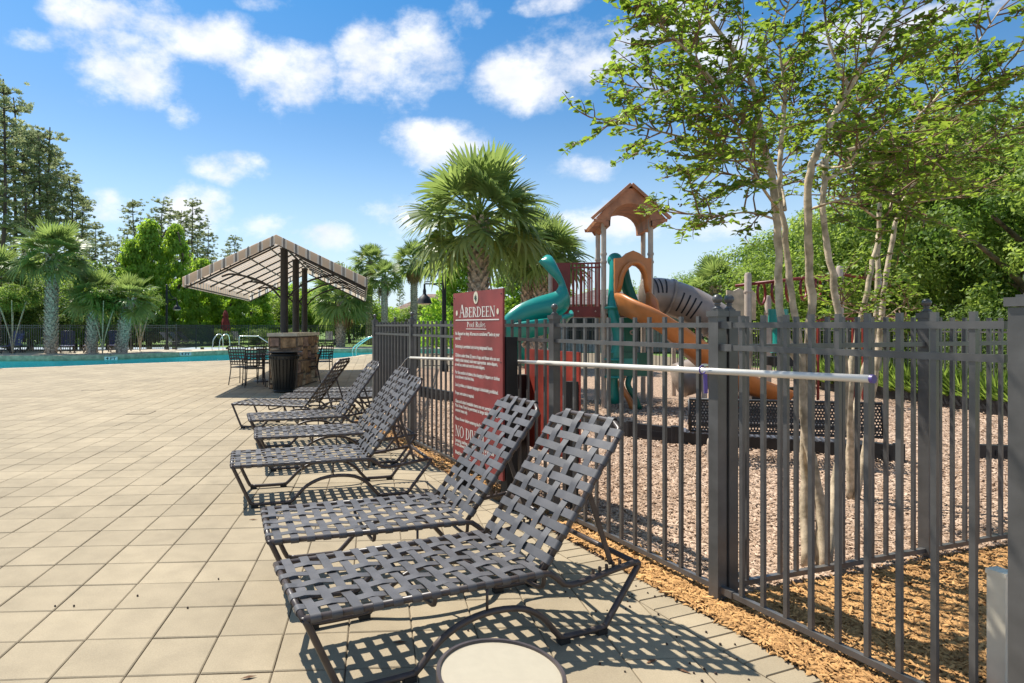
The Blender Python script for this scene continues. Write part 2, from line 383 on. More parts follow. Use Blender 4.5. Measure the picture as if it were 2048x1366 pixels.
for e, s in ((NE, -1), (FE, 1)):
    for i in range(len(e) - 1):
        a, b = Vector((*e[i], 0)), Vector((*e[i + 1], 0)); n = Vector((-(b - a).y, (b - a).x, 0)).normalized() * s
        w = .30
        q = [a - n * .03, b - n * .03, b + n * w, a + n * w]
        z = .012 if s > 0 else .004
        mb.add([(p.x, p.y, z) for p in q] + [(p.x, p.y, -.165) for p in q], [(0, 1, 2, 3), (0, 4, 5, 1), (1, 5, 6, 2), (2, 6, 7, 3), (3, 7, 4, 0)])
        q = [a - n * .012, b - n * .012]
        mb.add([(q[0].x, q[0].y, -.10), (q[1].x, q[1].y, -.10), (q[1].x, q[1].y, -.26), (q[0].x, q[0].y, -.26)], [(0, 1, 2, 3)])
mb.build('pool_coping', cop, kind='structure')
# mulch under the playground
mulch = mat('mulch_bed', (.46, .31, .21), .95, var=.45, scale=55, bump=1.0, bscale=90, detail=6, coords='Object')
e0, e1 = EDGE - FD * 6, EDGE + FD * 5.80
mpoly = [(e0.x, e0.y), (e1.x, e1.y), (C1.x - .12, C1.y + .1), (W1.x - .1, W1.y), (11.9, 20.5), (11.9, -4)]
sheet('mulch_bed', [mpoly], -.003, mulch, kind='structure')

# pavers: square slabs in a stack bond, a soldier course of small ones along the fence
pav = M_pavers()
TH, PS = -.0578, .302
PO = Vector((-1.479, 2.465)); PC = Vector((math.cos(TH), -math.sin(TH))); PR = Vector((math.sin(TH), math.cos(TH)))
def slab(poly, z, inset=.005):
    c = Vector((sum(p[0] for p in poly) / len(poly), sum(p[1] for p in poly) / len(poly)))
    def ins(d): 
        o = []
        for p in poly:
            v = Vector(p) - c; l = v.length; o.append(c + v * max(.1, (l - d * 1.4) / l))
        return o
    k = len(poly); r0 = ins(.0028); r1 = ins(.0028 + inset)
    vs = [(*p, -.03) for p in r0] + [(*p, z - .004) for p in r0] + [(*p, z) for p in r1]
    fs = []
    for j in range(2): fs += [(j * k + i, j * k + (i + 1) % k, (j + 1) * k + (i + 1) % k, (j + 1) * k + i) for i in range(k)]
    fs.append(tuple(range(2 * k, 3 * k)))
    return vs, fs
def pnear(x):                                       # near edge of the pool at this x
    for i in range(len(NE) - 1):
        a, b = NE[i], NE[i + 1]
        if a[0] <= x <= b[0] and b[0] > a[0]: return a[1] + (b[1] - a[1]) * (x - a[0]) / (b[0] - a[0])
    return 17
en = (FN.x, FN.y); ed = EDGE.dot(FN) - .208
wn = Vector((W1.y - C1.y, -(W1.x - C1.x), 0)).normalized(); wd = C1.dot(wn) - .12
allp = []
for i in range(-95, 30):
    for j in range(-18, 92):
        c = PO + PC * ((i + .5) * PS) + PR * ((j + .5) * PS)
        if c.y < -2.6 or c.x < -.80 * max(c.y, 0) - 6.0 or c.y > pnear(c.x) - .05 or c.x > 2.6: continue
        q = [c + PC * (sx * PS / 2) + PR * (sy * PS / 2) for sx, sy in ((-1, -1), (1, -1), (1, 1), (-1, 1))]
        q = [(p.x, p.y) for p in q]
        q = clip(q, en, ed) if c.y < C1.y else clip(q, (wn.x, wn.y), wd)
        if len(q) < 3: continue
        ar = abs(sum(q[k][0] * q[(k + 1) % len(q)][1] - q[(k + 1) % len(q)][0] * q[k][1] for k in range(len(q)))) / 2
        if ar < .006: continue
        vis = c.y > 1.75 and -.69 * c.y - .3 < c.x < 1.05 * c.y
        allp.append((c.y + (0 if vis else 100), c, q, len(q) == 4 and ar > PS * PS * .98))
allp.sort(key=lambda a: a[0])
sq = [(-PS / 2, -PS / 2), (PS / 2, -PS / 2), (PS / 2, PS / 2), (-PS / 2, PS / 2)]
vs, fs = slab(sq, 0.0); PME = MB().add(vs, fs).mesh('paver', pav)
rest = MB(); rt = []
for k, (key, c, q, full) in enumerate(allp):
    dz = random.uniform(-.0016, .0012)
    if k < 300:
        if full: link('paver', PME, deck, (c.x + random.uniform(-.0012, .0012), c.y + random.uniform(-.0012, .0012), dz), (random.uniform(-.004, .004), random.uniform(-.004, .004), -TH + random.uniform(-.004, .004)))
        else:
            vs, fs = slab(q, 0.0); vs = [(a - c.x, b - c.y, z) for a, b, z in vs]
            MB().add(vs, fs).build('paver', pav, deck, loc=(c.x, c.y, dz))
    else:
        vs, fs = slab(q, dz); n0 = len(rest.v); rest.add(vs, fs); rt += [random.random()] * len(vs)
bsl = [(-.1, -.0515), (.1, -.0515), (.1, .0515), (-.1, .0515)]
vs, fs = slab(bsl, 0.0, .004); BME = MB().add(vs, fs).mesh('border_paver', pav)
ba = math.atan2(FN.y, FN.x)
for k in range(-22, 57):
    p = EDGE - FN * .103 + FD * (k * .1045)
    if k < 45 and p.y > 1.6: link('border_paver', BME, deck, (p.x, p.y, random.uniform(-.001, .001)), (0, 0, ba + random.uniform(-.008, .008)))
    else:
        m = Matrix.Translation(p) @ Matrix.Rotation(ba, 4, 'Z'); n0 = len(vs); rest.add([m @ Vector(v) for v in vs], fs); rt += [random.random()] * n0
ro = rest.build('pavers', pav, deck, kind='stuff')
ro.data.attributes.new('tint', 'FLOAT', 'POINT').data.foreach_set('value', np.array(rt, np.float32))

C0b = C0 + FN * .083
# wood chips: too many to count, denser near the lens
chipm = leafmat('wood_chip', (.21, .125, .075), (.62, .46, .34), trans=0, rough=.9, spec=.2)
strawm = leafmat('bark_straw', (.17, .080, .028), (.66, .38, .15), trans=0, rough=.85, spec=.25)
def chips(straw):
    r = np.random.default_rng(3 + straw); n = 150000
    Y = 1.9 * (11.5 / 1.9) ** r.random(n)                    # log spread: as many per pixel near as far
    lo = C0.x + FD.x / FD.y * (Y - C0.y) - .20; X = lo + r.random(n) * (1.06 * Y - lo)
    ok = (X > lo) & ((Y < 9) | (X > 0)); X, Y = X[ok], Y[ok]; n = len(X)
    keep = r.random(n) < np.where(Y < 5, 1, .75); X, Y = X[keep], Y[keep]; n = len(X)
    edge = ((X - EDGE.x) * FN.x + (Y - EDGE.y) * FN.y)
    k = edge > -.05 * r.random(n) ** 3 + .006; X, Y = X[k], Y[k]; n = len(X)
    inner = ((X - C0.x) * FN.x + (Y - C0.y) * FN.y > .10 + .05 * np.sin(Y * 9)) & ((X - C0b.x) * -PD.y + (Y - C0b.y) * PD.x > -.02)
    k = ~inner if straw else inner; X, Y = X[k], Y[k]; n = len(X); edge = ((X - EDGE.x) * FN.x + (Y - EDGE.y) * FN.y)
    L = r.uniform(.018, .06, n) * (1.55 if straw else 1.0) * (1 + .25 * (Y - 3).clip(0, 5) / 3); W = L * (r.uniform(.07, .20, n) if straw else r.uniform(.14, .32, n)); T = r.uniform(.003, .008, n)
    a = r.random(n) * 2 * np.pi; tilt = r.normal(0, .28, n)
    hz = .006 + .02 * r.random(n) ** 1.5 + .02 * (np.sin(X * 3.1 + 1) * np.sin(Y * 2.7)).clip(0, 1)
    dx = np.stack([np.cos(a) * np.cos(tilt), np.sin(a) * np.cos(tilt), np.sin(tilt)], 1) * (L / 2)[:, None]
    dy = np.stack([-np.sin(a), np.cos(a), r.normal(0, .35, n)], 1) * (W / 2)[:, None]
    dz = np.zeros((n, 3)); dz[:, 2] = T
    c = np.stack([X, Y, hz], 1)
    v = np.stack([c - dx * 1.05, c - dx * .5 + dy, c + dx * .8 + dy * .8, c + dx, c + dx * .5 - dy, c - dx * .7 - dy * .9,
                  c - dx * .75 + dz, c + dx * .7 + dz], 1).reshape(-1, 3)
    base = np.array([[0, 1, 6], [1, 2, 7], [1, 7, 6], [2, 3, 7], [3, 4, 7], [4, 5, 6], [4, 6, 7], [5, 0, 6]])
    f = (base[None] + (np.arange(n) * 8)[:, None, None])
    me = bpy.data.meshes.new('wood_chips'); me.vertices.add(8 * n); me.vertices.foreach_set('co', v.ravel())
    me.loops.add(24 * n); me.loops.foreach_set('vertex_index', f.reshape(-1).astype(np.int32))
    me.polygons.add(8 * n); me.polygons.foreach_set('loop_start', np.arange(0, 24 * n, 3, dtype=np.int32)); me.update(calc_edges=True)
    t = np.clip(r.beta(2.2, 2.0, n) + .12 * np.sin(X * 1.3) * np.cos(Y * 1.7), 0, 1)
    me.attributes.new('tint', 'FLOAT', 'POINT').data.foreach_set('value', np.repeat(t, 8).astype(np.float32))
    me.materials.append(strawm if straw else chipm)
    link('bark_mulch' if straw else 'wood_chips', me, None, label='orange shredded bark mulch along the fence foot' if straw else 'pale pinkish wood chips covering the playground', cat='mulch' if straw else 'wood chips', kind='stuff')
chips(0); chips(1)

# ------------------------------------------------------------------ fences
iron = mat('fence_paint', (.100, .096, .092), .32, var=.10, scale=9, bump=.05, spec=.5)
iron2 = mat('far_and_shaded_fence_paint', (.035, .034, .034), .5, var=.1)
def cap_mesh(w):
    mb = MB(); mb.box((0, 0, .012), (w + .016, w + .016, .030)); mb.box((0, 0, .031), (w * .72, w * .72, .010))
    return mb.mesh('post_cap', iron)
def ball_mesh(r):
    return MB().lathe([(r * .95, .0), (r * .95, .006), (r * .55, .012), (r * .50, .022), (r * .75, .026), (r * .5, .030)] + [(max(.001, r * math.sin(a)), .030 + r * .92 - r * math.cos(a)) for a in [R(32 + 148 * i / 8) for i in range(9)]], 18).mesh('ball_finial', iron, 'all')
def fence(name, label, p0, p1, posts, pitch=.1186, ptop=1.50, rails=(1.452, 1.336, .075), post_w=.06, pw=.019, z_post=1.50, start=None, caps=True, m=None, single=True, group=None, rail_h=.027, pwide=None):
    m = m or iron; p0, p1 = Vector(p0), Vector(p1); d = (p1 - p0); Ln = d.length; d.normalize(); rz = math.atan2(d.y, d.x)
    root = thing(name, p0, label, 'fence', rz, group)
    pm = MB().box((0, 0, z_post / 2 - .02), (post_w, post_w, z_post + .04)).mesh('post', m)
    cm, bm = cap_mesh(post_w), ball_mesh(post_w * .42)
    for t in posts:
        po = link('post', pm, root, (t, 0, 0))
        if caps:
            link('post_cap', cm, po, (0, 0, z_post)); link('ball_finial', bm, po, (0, 0, z_post + .036))
    P = sorted(posts); spans = [(a, b) for a, b in zip([0.0] + P if 0 not in [round(x, 3) for x in P] else P, (P if 0 not in [round(x, 3) for x in P] else P[1:]) + ([Ln] if Ln - P[-1] > .08 else [])) if b - a > .06]
    for a, b in spans:
        for z in rails:
            MB().box(((a + b) / 2, 0, z), (b - a - post_w * .9, .026, rail_h)).build('rail', m, root)
    z0 = rails[-1] - .012
    me = MB().box((0, 0, (ptop + z0) / 2), (pwide or pw, pw, ptop - z0)).mesh('picket', m)
    if single:
        for a, b in spans:
            n = max(1, int(round((b - a) / pitch)) - 1); st = (b - a) / (n + 1)
            for i in range(n): link('picket', me, root, (a + st * (i + 1), 0, 0))
    else:
        mb = MB()
        for a, b in spans:
            n = max(1, int(round((b - a) / pitch)) - 1); st = (b - a) / (n + 1)
            for i in range(n): mb.box((a + st * (i + 1), 0, (ptop + z0) / 2), (pwide or pw, pw, ptop - z0))
        mb.build('pickets', m, root, kind='stuff')
    return root
fence('metal_fence', 'dark grey metal picket fence running behind the row of loungers and the rules sign', C0, C1, [0, 1.46, 2.93, 4.40, 5.86])
pn = fence('metal_fence', 'short fence panel bracketed between the corner posts and the large end post', C0 - FD * .03, BIG, [1.175], start=.1)
for ch in list(pn.children):
    if ch.name.startswith('post'):
        for g in list(ch.children): bpy.data.objects.remove(g)
        bpy.data.objects.remove(ch)
for z in (1.452, 1.336, .075):
    MB().box((.035, 0, z), (.07, .034, .036)).build('rail_bracket', iron, pn)
bp = link('post', MB().box((0, 0, .745), (.10, .10, 1.53)).mesh('post', iron), pn, (1.224, 0, 0))
link('post_cap', cap_mesh(.10), bp, (0, 0, 1.517)); link('ball_finial', ball_mesh(.030), bp, (0, 0, 1.552))
C0b = C0 + FN * .083
fence('metal_fence', 'picket fence leaving the corner post at right angles towards the trees', C0b, C0b + PD * 4.7, [0, 1.56, 3.12, 4.68])
fence('metal_fence', 'picket fence seen end on along the far side of the playground, dark and dense', C1 + Vector((.005, .075, 0)), W1, [3.0, 6.0, 9.0, 11.8], m=iron2)  # the pickets' shaded side is put into this darker colour
fx = 9.75
fence('metal_fence', 'dark picket fence behind the black edging and strap leaved plants', (fx - .05, 4.0, 0), (fx + .35, 20.3, 0), [0, 2.4, 4.8, 7.2, 9.6, 12.0, 14.4, 16.3])
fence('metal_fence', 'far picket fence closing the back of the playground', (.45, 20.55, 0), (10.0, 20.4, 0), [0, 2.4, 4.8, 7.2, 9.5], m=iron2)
# fence round the far side of the pool
pf = [(-30, 32.4), G(-60, 705).xy, G(140, 704.5).xy, G(262, 702).xy, G(352, 699.5).xy]
for i in range(len(pf) - 1):
    a, b = Vector((*pf[i], 0)), Vector((*pf[i + 1], 0)); L_ = (b - a).length; k = max(1, round(L_ / 2.4))
    fence('metal_fence', ['grey fence panels left of the tall palm beyond the pool', 'grey fence panels in front of the tall palm beyond the pool', 'grey fence panels between the shorter palms beyond the pool', 'fence panel beside the lamp post beyond the pool'][i], a, b, [L_ * j / k for j in range(k + 1)], single=False, z_post=1.52, caps=False, m=mat('pool_fence', (.13, .13, .125), .5), group='fences round the pool', pw=.024)
q0, q1, q2, q3 = G(352, 699.5), Vector((-13.6, 41.5, 0)), Vector((-4.0, 42.2, 0)), Vector((4.0, 42.2, 0))
for i, (a, b) in enumerate(((q0, q1), (q1, q2), (q2, q3))):
    L_ = (b - a).length; k = max(1, round(L_ / 2.4))
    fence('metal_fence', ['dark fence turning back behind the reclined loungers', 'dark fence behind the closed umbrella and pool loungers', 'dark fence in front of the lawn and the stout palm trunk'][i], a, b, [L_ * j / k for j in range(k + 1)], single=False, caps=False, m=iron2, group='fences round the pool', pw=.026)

# ------------------------------------------------------------------ lettering
def text_mesh(txt, size, width, m, align='LEFT'):
    cu = bpy.data.curves.new('lettering', 'FONT'); cu.body = txt; cu.size = size; cu.align_x = align; cu.fill_mode = 'FRONT'; cu.resolution_u = 2; cu.offset = size * .028
    o = bpy.data.objects.new('lettering', cu); COL.objects.link(o)
    dg = bpy.context.evaluated_depsgraph_get(); me = bpy.data.meshes.new_from_object(o.evaluated_get(dg))
    bpy.data.objects.remove(o); bpy.data.curves.remove(cu)
    n = len(me.vertices); a = np.empty(n * 3, np.float32); me.vertices.foreach_get('co', a); a = a.reshape(-1, 3)
    w = a[:, 0].max() - a[:, 0].min()
    if width: a[:, 0] = (a[:, 0] - a[:, 0].min()) * (width / w) + (-width / 2 if align == 'CENTER' else 0)
    me.vertices.foreach_set('co', a.ravel()); me.update(); me.materials.clear(); me.materials.append(m); me.name = 'lettering'
    return me
def serif(ch):
    """old style serif capitals and a few small letters, as (polygons, advance) in a box one unit high"""
    P = []
    def st(x0, y0, x1, y1, w): P.append([(x0 - w / 2, y0), (x0 + w / 2, y0), (x1 + w / 2, y1), (x1 - w / 2, y1)])
    def hb(x0, x1, y, w): P.append([(x0, y - w / 2), (x1, y - w / 2), (x1, y + w / 2), (x0, y + w / 2)])
    def sf(x, y, w=.26): P.append([(x - w / 2, y), (x + w / 2, y), (x + w / 2, y + .045), (x - w / 2, y + .045)])
    def arc(cx, cy, rx, ry, a0, a1, tk, tn, n=14):
        o, i = [], []
        for k in range(n + 1):
            t = R(a0 + (a1 - a0) * k / n); w = tn + (tk - tn) * abs(math.cos(t))
            o.append((cx + rx * math.cos(t), cy + ry * math.sin(t))); i.append((cx + (rx - w) * math.cos(t), cy + (ry - tn) * math.sin(t)))
        for k in range(n): P.append([o[k], o[k + 1], i[k + 1], i[k]])
    T, t = .15, .055
    if ch == 'A': st(.10, 0, .40, 1, t); st(.74, 0, .42, 1, T); hb(.20, .62, .36, t); sf(.10, 0); sf(.74, 0, .3); return P, .86
    if ch == 'B': st(.17, 0, .17, 1, T); sf(.15, 0, .3); sf(.15, .955, .3); arc(.24, .76, .30, .24, -90, 90, T, t); arc(.24, .28, .37, .28, -90, 90, T, t); hb(.15, .26, .54, t); return P, .68
    if ch == 'D': st(.17, 0, .17, 1, T); sf(.15, 0, .3); sf(.15, .955, .3); arc(.22, .5, .55, .5, -90, 90, T, t); return P, .84
    if ch == 'E': st(.17, 0, .17, 1, T); hb(.02, .58, .028, t); hb(.02, .56, .972, t); hb(.2, .46, .52, t); st(.56, .0, .56, .22, t); st(.54, .8, .54, 1, t); st(.45, .42, .45, .62, t); return P, .66
    if ch in 'RP':
        st(.17, 0, .17, 1, T); sf(.16, 0, .3); sf(.15, .955, .3); arc(.24, .74, .32, .26, -90, 90, T, t); hb(.15, .26, .5, t)
        if ch == 'R': st(.66, 0, .34, .5, T); sf(.68, 0, .18); return P, .76
        return P, .64
    if ch == 'N': st(.14, 0, .14, 1, t); st(.74, 0, .74, 1, t); st(.70, 0, .16, 1, T); sf(.14, 0); sf(.12, .955, .24); sf(.74, .955); return P, .90
    if ch == 'O': arc(.45, .5, .43, .52, 0, 360, T, t, 28); return P, .92
    if ch == 'I': st(.17, 0, .17, 1, T); sf(.17, 0, .32); sf(.17, .955, .32); return P, .36
    if ch == 'V': st(.40, 0, .12, 1, T); st(.40, 0, .70, 1, t); sf(.12, .955, .3); sf(.70, .955); return P, .82
    if ch == 'G': arc(.46, .5, .44, .52, 45, 330, T, t, 22); st(.80, .06, .80, .42, T); sf(.78, .40, .3); st(.76, .78, .76, .98, t); return P, .92
    if ch == 'o': arc(.27, .33, .25, .35, 0, 360, .11, .045, 20); return P, .56
    if ch == 'l': st(.12, 0, .12, 1.02, .11); sf(.12, 0, .22); return P, .27
    if ch == 'u': st(.11, .15, .11, .66, .10); arc(.27, .2, .21, .22, 180, 330, .1, .045); st(.45, 0, .45, .66, .10); return P, .58
    if ch == 'e': arc(.27, .33, .25, .35, 0, 315, .11, .045, 18); hb(.08, .48, .35, .045); return P, .54
    if ch == 's': arc(.21, .50, .17, .19, 30, 250, .09, .05); arc(.21, .17, .18, .2, -150, 80, .09, .05); return P, .44
    return P, .35
def headline(txt, hgt, width, m, small=1.0, first=1.0):
    mb = MB(); x = 0.0; z = 0.0
    for i, ch in enumerate(txt):
        P, adv = serif(ch); k = first if i == 0 else small
        for p in P:
            z += 2e-6
            q = [((x + a * k) , b * k) for a, b in p]
            ar = sum(q[j][0] * q[(j + 1) % 4][1] - q[(j + 1) % 4][0] * q[j][1] for j in range(4))
            if ar < 0: q = q[::-1]
            mb.add([(a, b, z) for a, b in q], [(0, 1, 2, 3)])
        x += adv * k
    w = max(v[0] for v in mb.v)
    mb.v = [((a / w - .5) * width, b * hgt, c) for a, b, c in mb.v]
    return mb.mesh('lettering', m)

# ------------------------------------------------------------------ pool rules sign
red = mat('sign_red', (.27, .045, .040), .5, var=.14, scale=3.5, bump=.03)
redb = mat('sign_back_red', (.40, .055, .035), .5, var=.22, scale=4.0)
blk = mat('post_black', (.007, .007, .008), .55, var=.2, scale=8)
white = mat('sign_white', (.72, .69, .62), .6, var=.04)
cream = mat('sign_cream', (.72, .66, .50), .6, var=.04)
dkgreen = mat('emblem_green', (.02, .07, .05), .6)
SL, SR = Vector((.405, 5.50, 0)), Vector((.731, 4.682, 0))
sd = (SR - SL).normalized(); SWD = (SR - SL).length; ST, SB = 1.742, .235
sg = thing('pool_rules_sign', SL + (SR - SL) / 2, 'tall brick red pool rules sign with white lettering on black posts', 'sign', math.atan2(sd.y, sd.x))
MB().box((0, 0, (ST + SB) / 2), (SWD, .018, ST - SB)).build('sign_board', red, sg)
for x in (-SWD / 2 + .055, SWD / 2 - .02): MB().box((x, .062, .66), (.095, .095, 1.40)).build('post', blk, sg)
for x, z in ((-SWD / 2 + .02, 1.70), (SWD / 2 - .02, 1.70), (-SWD / 2 + .02, 1.12), (SWD / 2 - .025, 1.16)): MB().lathe([(.007, 0), (.005, .004)], 8).xform(Matrix.Translation((x, -.009, z)) @ Matrix.Rotation(R(90), 4, 'X')).build('bolt', blk, sg)
SF = Matrix.Rotation(R(90), 4, 'X')
def on_sign(me, x, z, name='lettering', y=-.0105):
    o = link(name, me, sg, (x, y, z)); o.rotation_euler = (R(90), 0, 0); return o
em = on_sign(MB().lathe([(.048, 0), (.048, .002)], 24, sx=.85, sy=1.1).mesh('emblem', cream), .0, 1.686, 'emblem')
lf = MB()
for i, (a, s) in enumerate(((0, 1.), (38, .85), (-38, .85), (75, .6), (-75, .6))):
    m = Matrix.Translation((0, -.012, .0045 + i * .0004)) @ Matrix.Rotation(R(a), 4, 'Z')
    lf.add([m @ Vector(p) for p in ((0, -.02 * s, 0), (.012 * s, .008 * s, 0), (0, .044 * s, 0), (-.012 * s, .008 * s, 0))], [(0, 1, 2, 3)])
lf.box((0, -.03, .0042), (.004, .02, .0006)); lf.build('emblem_leaf', dkgreen, em)
on_sign(headline('ABERDEEN', .098, .64, white, small=.88, first=1.14), .005, 1.522)
for s_ in (-1, 1): on_sign(MB().lathe([(.021, 0), (.021, .002)], 16, sx=.8, sy=1.15).mesh('dot', cream), .003 + s_ * .365, 1.562, 'dot')
on_sign(MB().box((0, 0, 0), (.775, .009, .002)).mesh('rule_line', white), 0, 1.498, 'rule_line')
on_sign(headline('Pool Rules', .046, .33, white), 0, 1.436)
on_sign(MB().box((0, 0, 0), (.36, .006, .002)).mesh('rule_line', white), 0, 1.42, 'rule_line')
LN = [(1.365, .79, 'No lifeguard on duty. All areas are considered "Swim at your'), (1.322, .115, 'own risk".'), (1.251, .68, 'Swimming is permitted only during designated hours.'),
      (1.170, .79, 'Children under three (3) years of age, and those who are not'), (1.128, .76, 'reliably toilet trained, must wear appropriate  swim-diapers,'), (1.087, .55, 'as well as a swim suit over the swim-diapers.'),
      (1.016, .79, 'For the comfort of others, the changing of diapers or clothes'), (.976, .36, 'is not allowed in the Pool Area.'), (.904, .77, 'Loud, profane, or abusive language is absolutely prohibited.'),
      (.830, .36, 'Proper swim attire is required.'), (.756, .77, 'Glass and other breakable items are not permitted in the'), (.716, .77, 'Pool Area. Food is permitted at large tables or under'),
      (.675, .24, 'covered areas only.'), (.600, .52, 'Please shower before entering the Pool.'), (.402, .70, 'Jumping, pushing, running, or horseplay of any kind'), (.366, .62, 'is not allowed in the pool or on the pool deck.'), (.292, .30, 'Bathing Load:')]
for z, w, t in LN: on_sign(text_mesh(t, .042, w, white), -.395, z)
on_sign(headline('NO DIVING', .097, .60, white), -.095, .452)
# the second sign, seen from behind through the fence
b0 = C0 + FN * .30 + FD * 1.552; b1 = C0 + FN * .30 + FD * 2.34
bs = thing('playground_sign', (b0 + b1) / 2, 'red sign board seen from the back on black posts inside the fence', 'sign', math.atan2(FD.y, FD.x))
MB().box((0, 0, .805), ((b1 - b0).length, .018, .87)).build('sign_board', redb, bs)
for x in (-.36, .36): MB().box((x, .055, .50), (.07, .08, 1.02)).build('post', blk, bs)

# ------------------------------------------------------------------ telescopic pool pole hung on the fence, with its rescue hook
alu = mat('aluminium', (.74, .70, .63), .35, metal=.25, var=.05, scale=3)
purple = mat('blue_cap', (.12, .08, .30), .4)
steel = mat('steel_wire', (.55, .55, .60), .25, metal=.9, var=.05)
def onf(t, z, off=-.052): return C0 + FD * t + FN * off + Vector((0, 0, z))
pp = thing('pool_pole', onf(-.786, 1.236), 'long silver telescopic pool pole hung level along the fence', 'pole')
o0 = Vector(pp.location)
MB().tube([onf(-.786, 1.236) - o0, onf(1.6, 1.165) - o0], .0165, 14).build('outer_tube', alu, pp, 'all')
MB().tube([onf(1.58, 1.1655) - o0, onf(4.32, 1.066) - o0], .0145, 14).build('inner_tube', alu, pp, 'all')
MB().tube([onf(-.792, 1.2362) - o0, onf(-.78, 1.236) - o0], .0178, 14).build('end_cap', purple, pp)
hp = [onf(4.30, 1.066), onf(4.40, 1.06), onf(4.50, 1.0, -.07), onf(4.60, .88, -.10), onf(4.66, .70, -.12), onf(4.64, .55, -.12), onf(4.52, .47, -.10), onf(4.38, .50, -.08), onf(4.30, .58, -.07)]
MB().tube([p - o0 for p in spline(hp, 5)], .0055, 7).build('rescue_hook', steel, pp, 'all')
hk = thing('pole_hanger', onf(-.0, 1.22), 'small metal hanger with a blue strap holding the silver pole on the corner post', 'hanger')
MB().tube([(-.02 * math.cos(a), -.0 + .0 * a, .021 * math.sin(a)) for a in [R(30 + 300 * i / 14) for i in range(15)]], .004, 6).xform(Matrix.Translation(-FN * .052) @ Matrix.Rotation(math.atan2(FD.y, FD.x) + R(90), 4, 'Z')).build('strap', purple, hk)
MB().bar(-FN * .055 + Vector((0, 0, -.02)) - FD * .02, -FN * .05 + Vector((0, 0, -.12)) - FD * .02, .018, .006).build('strap_tail', purple, hk)
MB().box(tuple(-FN * .036 + Vector((0, 0, .024))), (.03, .016, .012), ba).build('clip', steel, hk)

# ------------------------------------------------------------------ strap loungers
tubem = mat('lounger_tube', (.070, .052, .045), .38, var=.12, scale=14, spec=.5)
strapm = mat('lounger_strap', (.085, .079, .079), .48, var=.10, scale=10, orand=.17, bump=.04, bscale=70)
bluestrap = mat('lounger_strap_navy', (.085, .092, .21), .5, var=.10, scale=10)
rub = mat('rubber_foot', (.010, .010, .010), .7)
LW, SH, TR = .57, .335, .0145                      # width, seat height, tube radius
def strip(path, nrm, w, th, side):
    """a ribbon along path, th thick, w wide along the unit vector side"""
    n = len(path); mb = MB(); vs = []
    for p, q in zip(path, nrm):
        p, q, s_ = Vector(p), Vector(q), Vector(side) * (w / 2)
        vs += [p + s_, p - s_, p - s_ - q * th, p + s_ - q * th]
    fs = []
    for i in range(n - 1):
        a = i * 4; b = a + 4
        for j in range(4): fs.append((a + j, a + (j + 1) % 4, b + (j + 1) % 4, b + j))
    fs += [(3, 2, 1, 0), (4 * n - 4, 4 * n - 3, 4 * n - 2, 4 * n - 1)]
    return mb.add(vs, fs)
def woven(L, cross, ph, w, sag, ends, side_axis, r=TR + .0035):
    """a strap from -L/2 to L/2 that wraps the tube at the chosen ends and dips over and under at the crossings"""
    path, nr = [], []
    if ends[0]:
        for a in (-115, -150, 180, 150, 120): path.append((-L / 2 + r * math.cos(R(a)), r * math.sin(R(a)))); nr.append((math.cos(R(a)), math.sin(R(a))))
    n = max(8, 4 * len(cross))
    for i in range(n + 1):
        x = -L / 2 + L * i / n; e = max(0, 1 - (2 * x / L) ** 2)
        z = r * .92 - sag * e; ww = 0
        for k, c in enumerate(cross):
            t = abs(x - c); d = (cross[1] - cross[0]) if len(cross) > 1 else .1
            if t < d * .5: ww = (1 if (k + ph) % 2 == 0 else -1) * (.5 + .5 * math.cos(2 * math.pi * t / d)) * .0048
        path.append((x, z + ww)); nr.append((0, 1))
    if ends[1]:
        for a in (60, 30, 0, -30, -65): path.append((L / 2 + r * math.cos(R(a)), r * math.sin(R(a)))); nr.append((math.cos(R(a)), math.sin(R(a))))
    if side_axis == 'x': return strip([(0, p[0], p[1]) for p in path], [(0, q[0], q[1]) for q in nr], w, .003, (1, 0, 0))
    return strip([(p[0], 0, p[1]) for p in path], [(q[0], 0, q[1]) for q in nr], w, .003, (0, -1, 0))
SLn, BLn = 1.10, .80
syk = [-.206, -.103, 0, .103, .206]; byk = [-.168, -.056, .056, .168]
sxs = [.045 + .0845 * i for i in range(13)]; bxs = [.055 + .0755 * i for i in range(10)]
def lounger_meshes(sm):
    d = {}
    for ph in (0, 1):
        d['sc', ph] = woven(LW, syk, ph, .042, .010, (1, 1), 'x').mesh('strap', sm, True)
        d['bc', ph] = woven(LW - .045, byk, ph, .042, .008, (1, 1), 'x').mesh('strap', sm, True)
        d['sl', ph] = woven(SLn, [x - SLn / 2 for x in sxs], ph, .043, .010, (1, 0), 'y').mesh('strap', sm, True)
        d['bl', ph] = woven(BLn, [x - BLn / 2 for x in bxs], ph, .043, .006, (0, 1), 'y').mesh('strap', sm, True)
    return d
LM = lounger_meshes(strapm)
leg_path = [(0, .335), (.015, .315), (.13, .062), (.155, .034), (.185, .026), (.43, .026), (.468, .036), (.51, .075), (.585, .145), (.70, .196), (.84, .213), (.98, .196), (1.075, .145), (1.142, .075), (1.178, .036), (1.21, .026), (1.41, .026), (1.442, .036), (1.47, .07), (1.615, .25), (1.642, .285), (1.64, .300), (1.615, .302)]
rail_path = [(0, .335), (1.08, .335), (1.125, .328), (1.165, .300), (1.20, .268), (1.24, .258), (1.30, .260), (1.50, .288), (1.615, .302)]
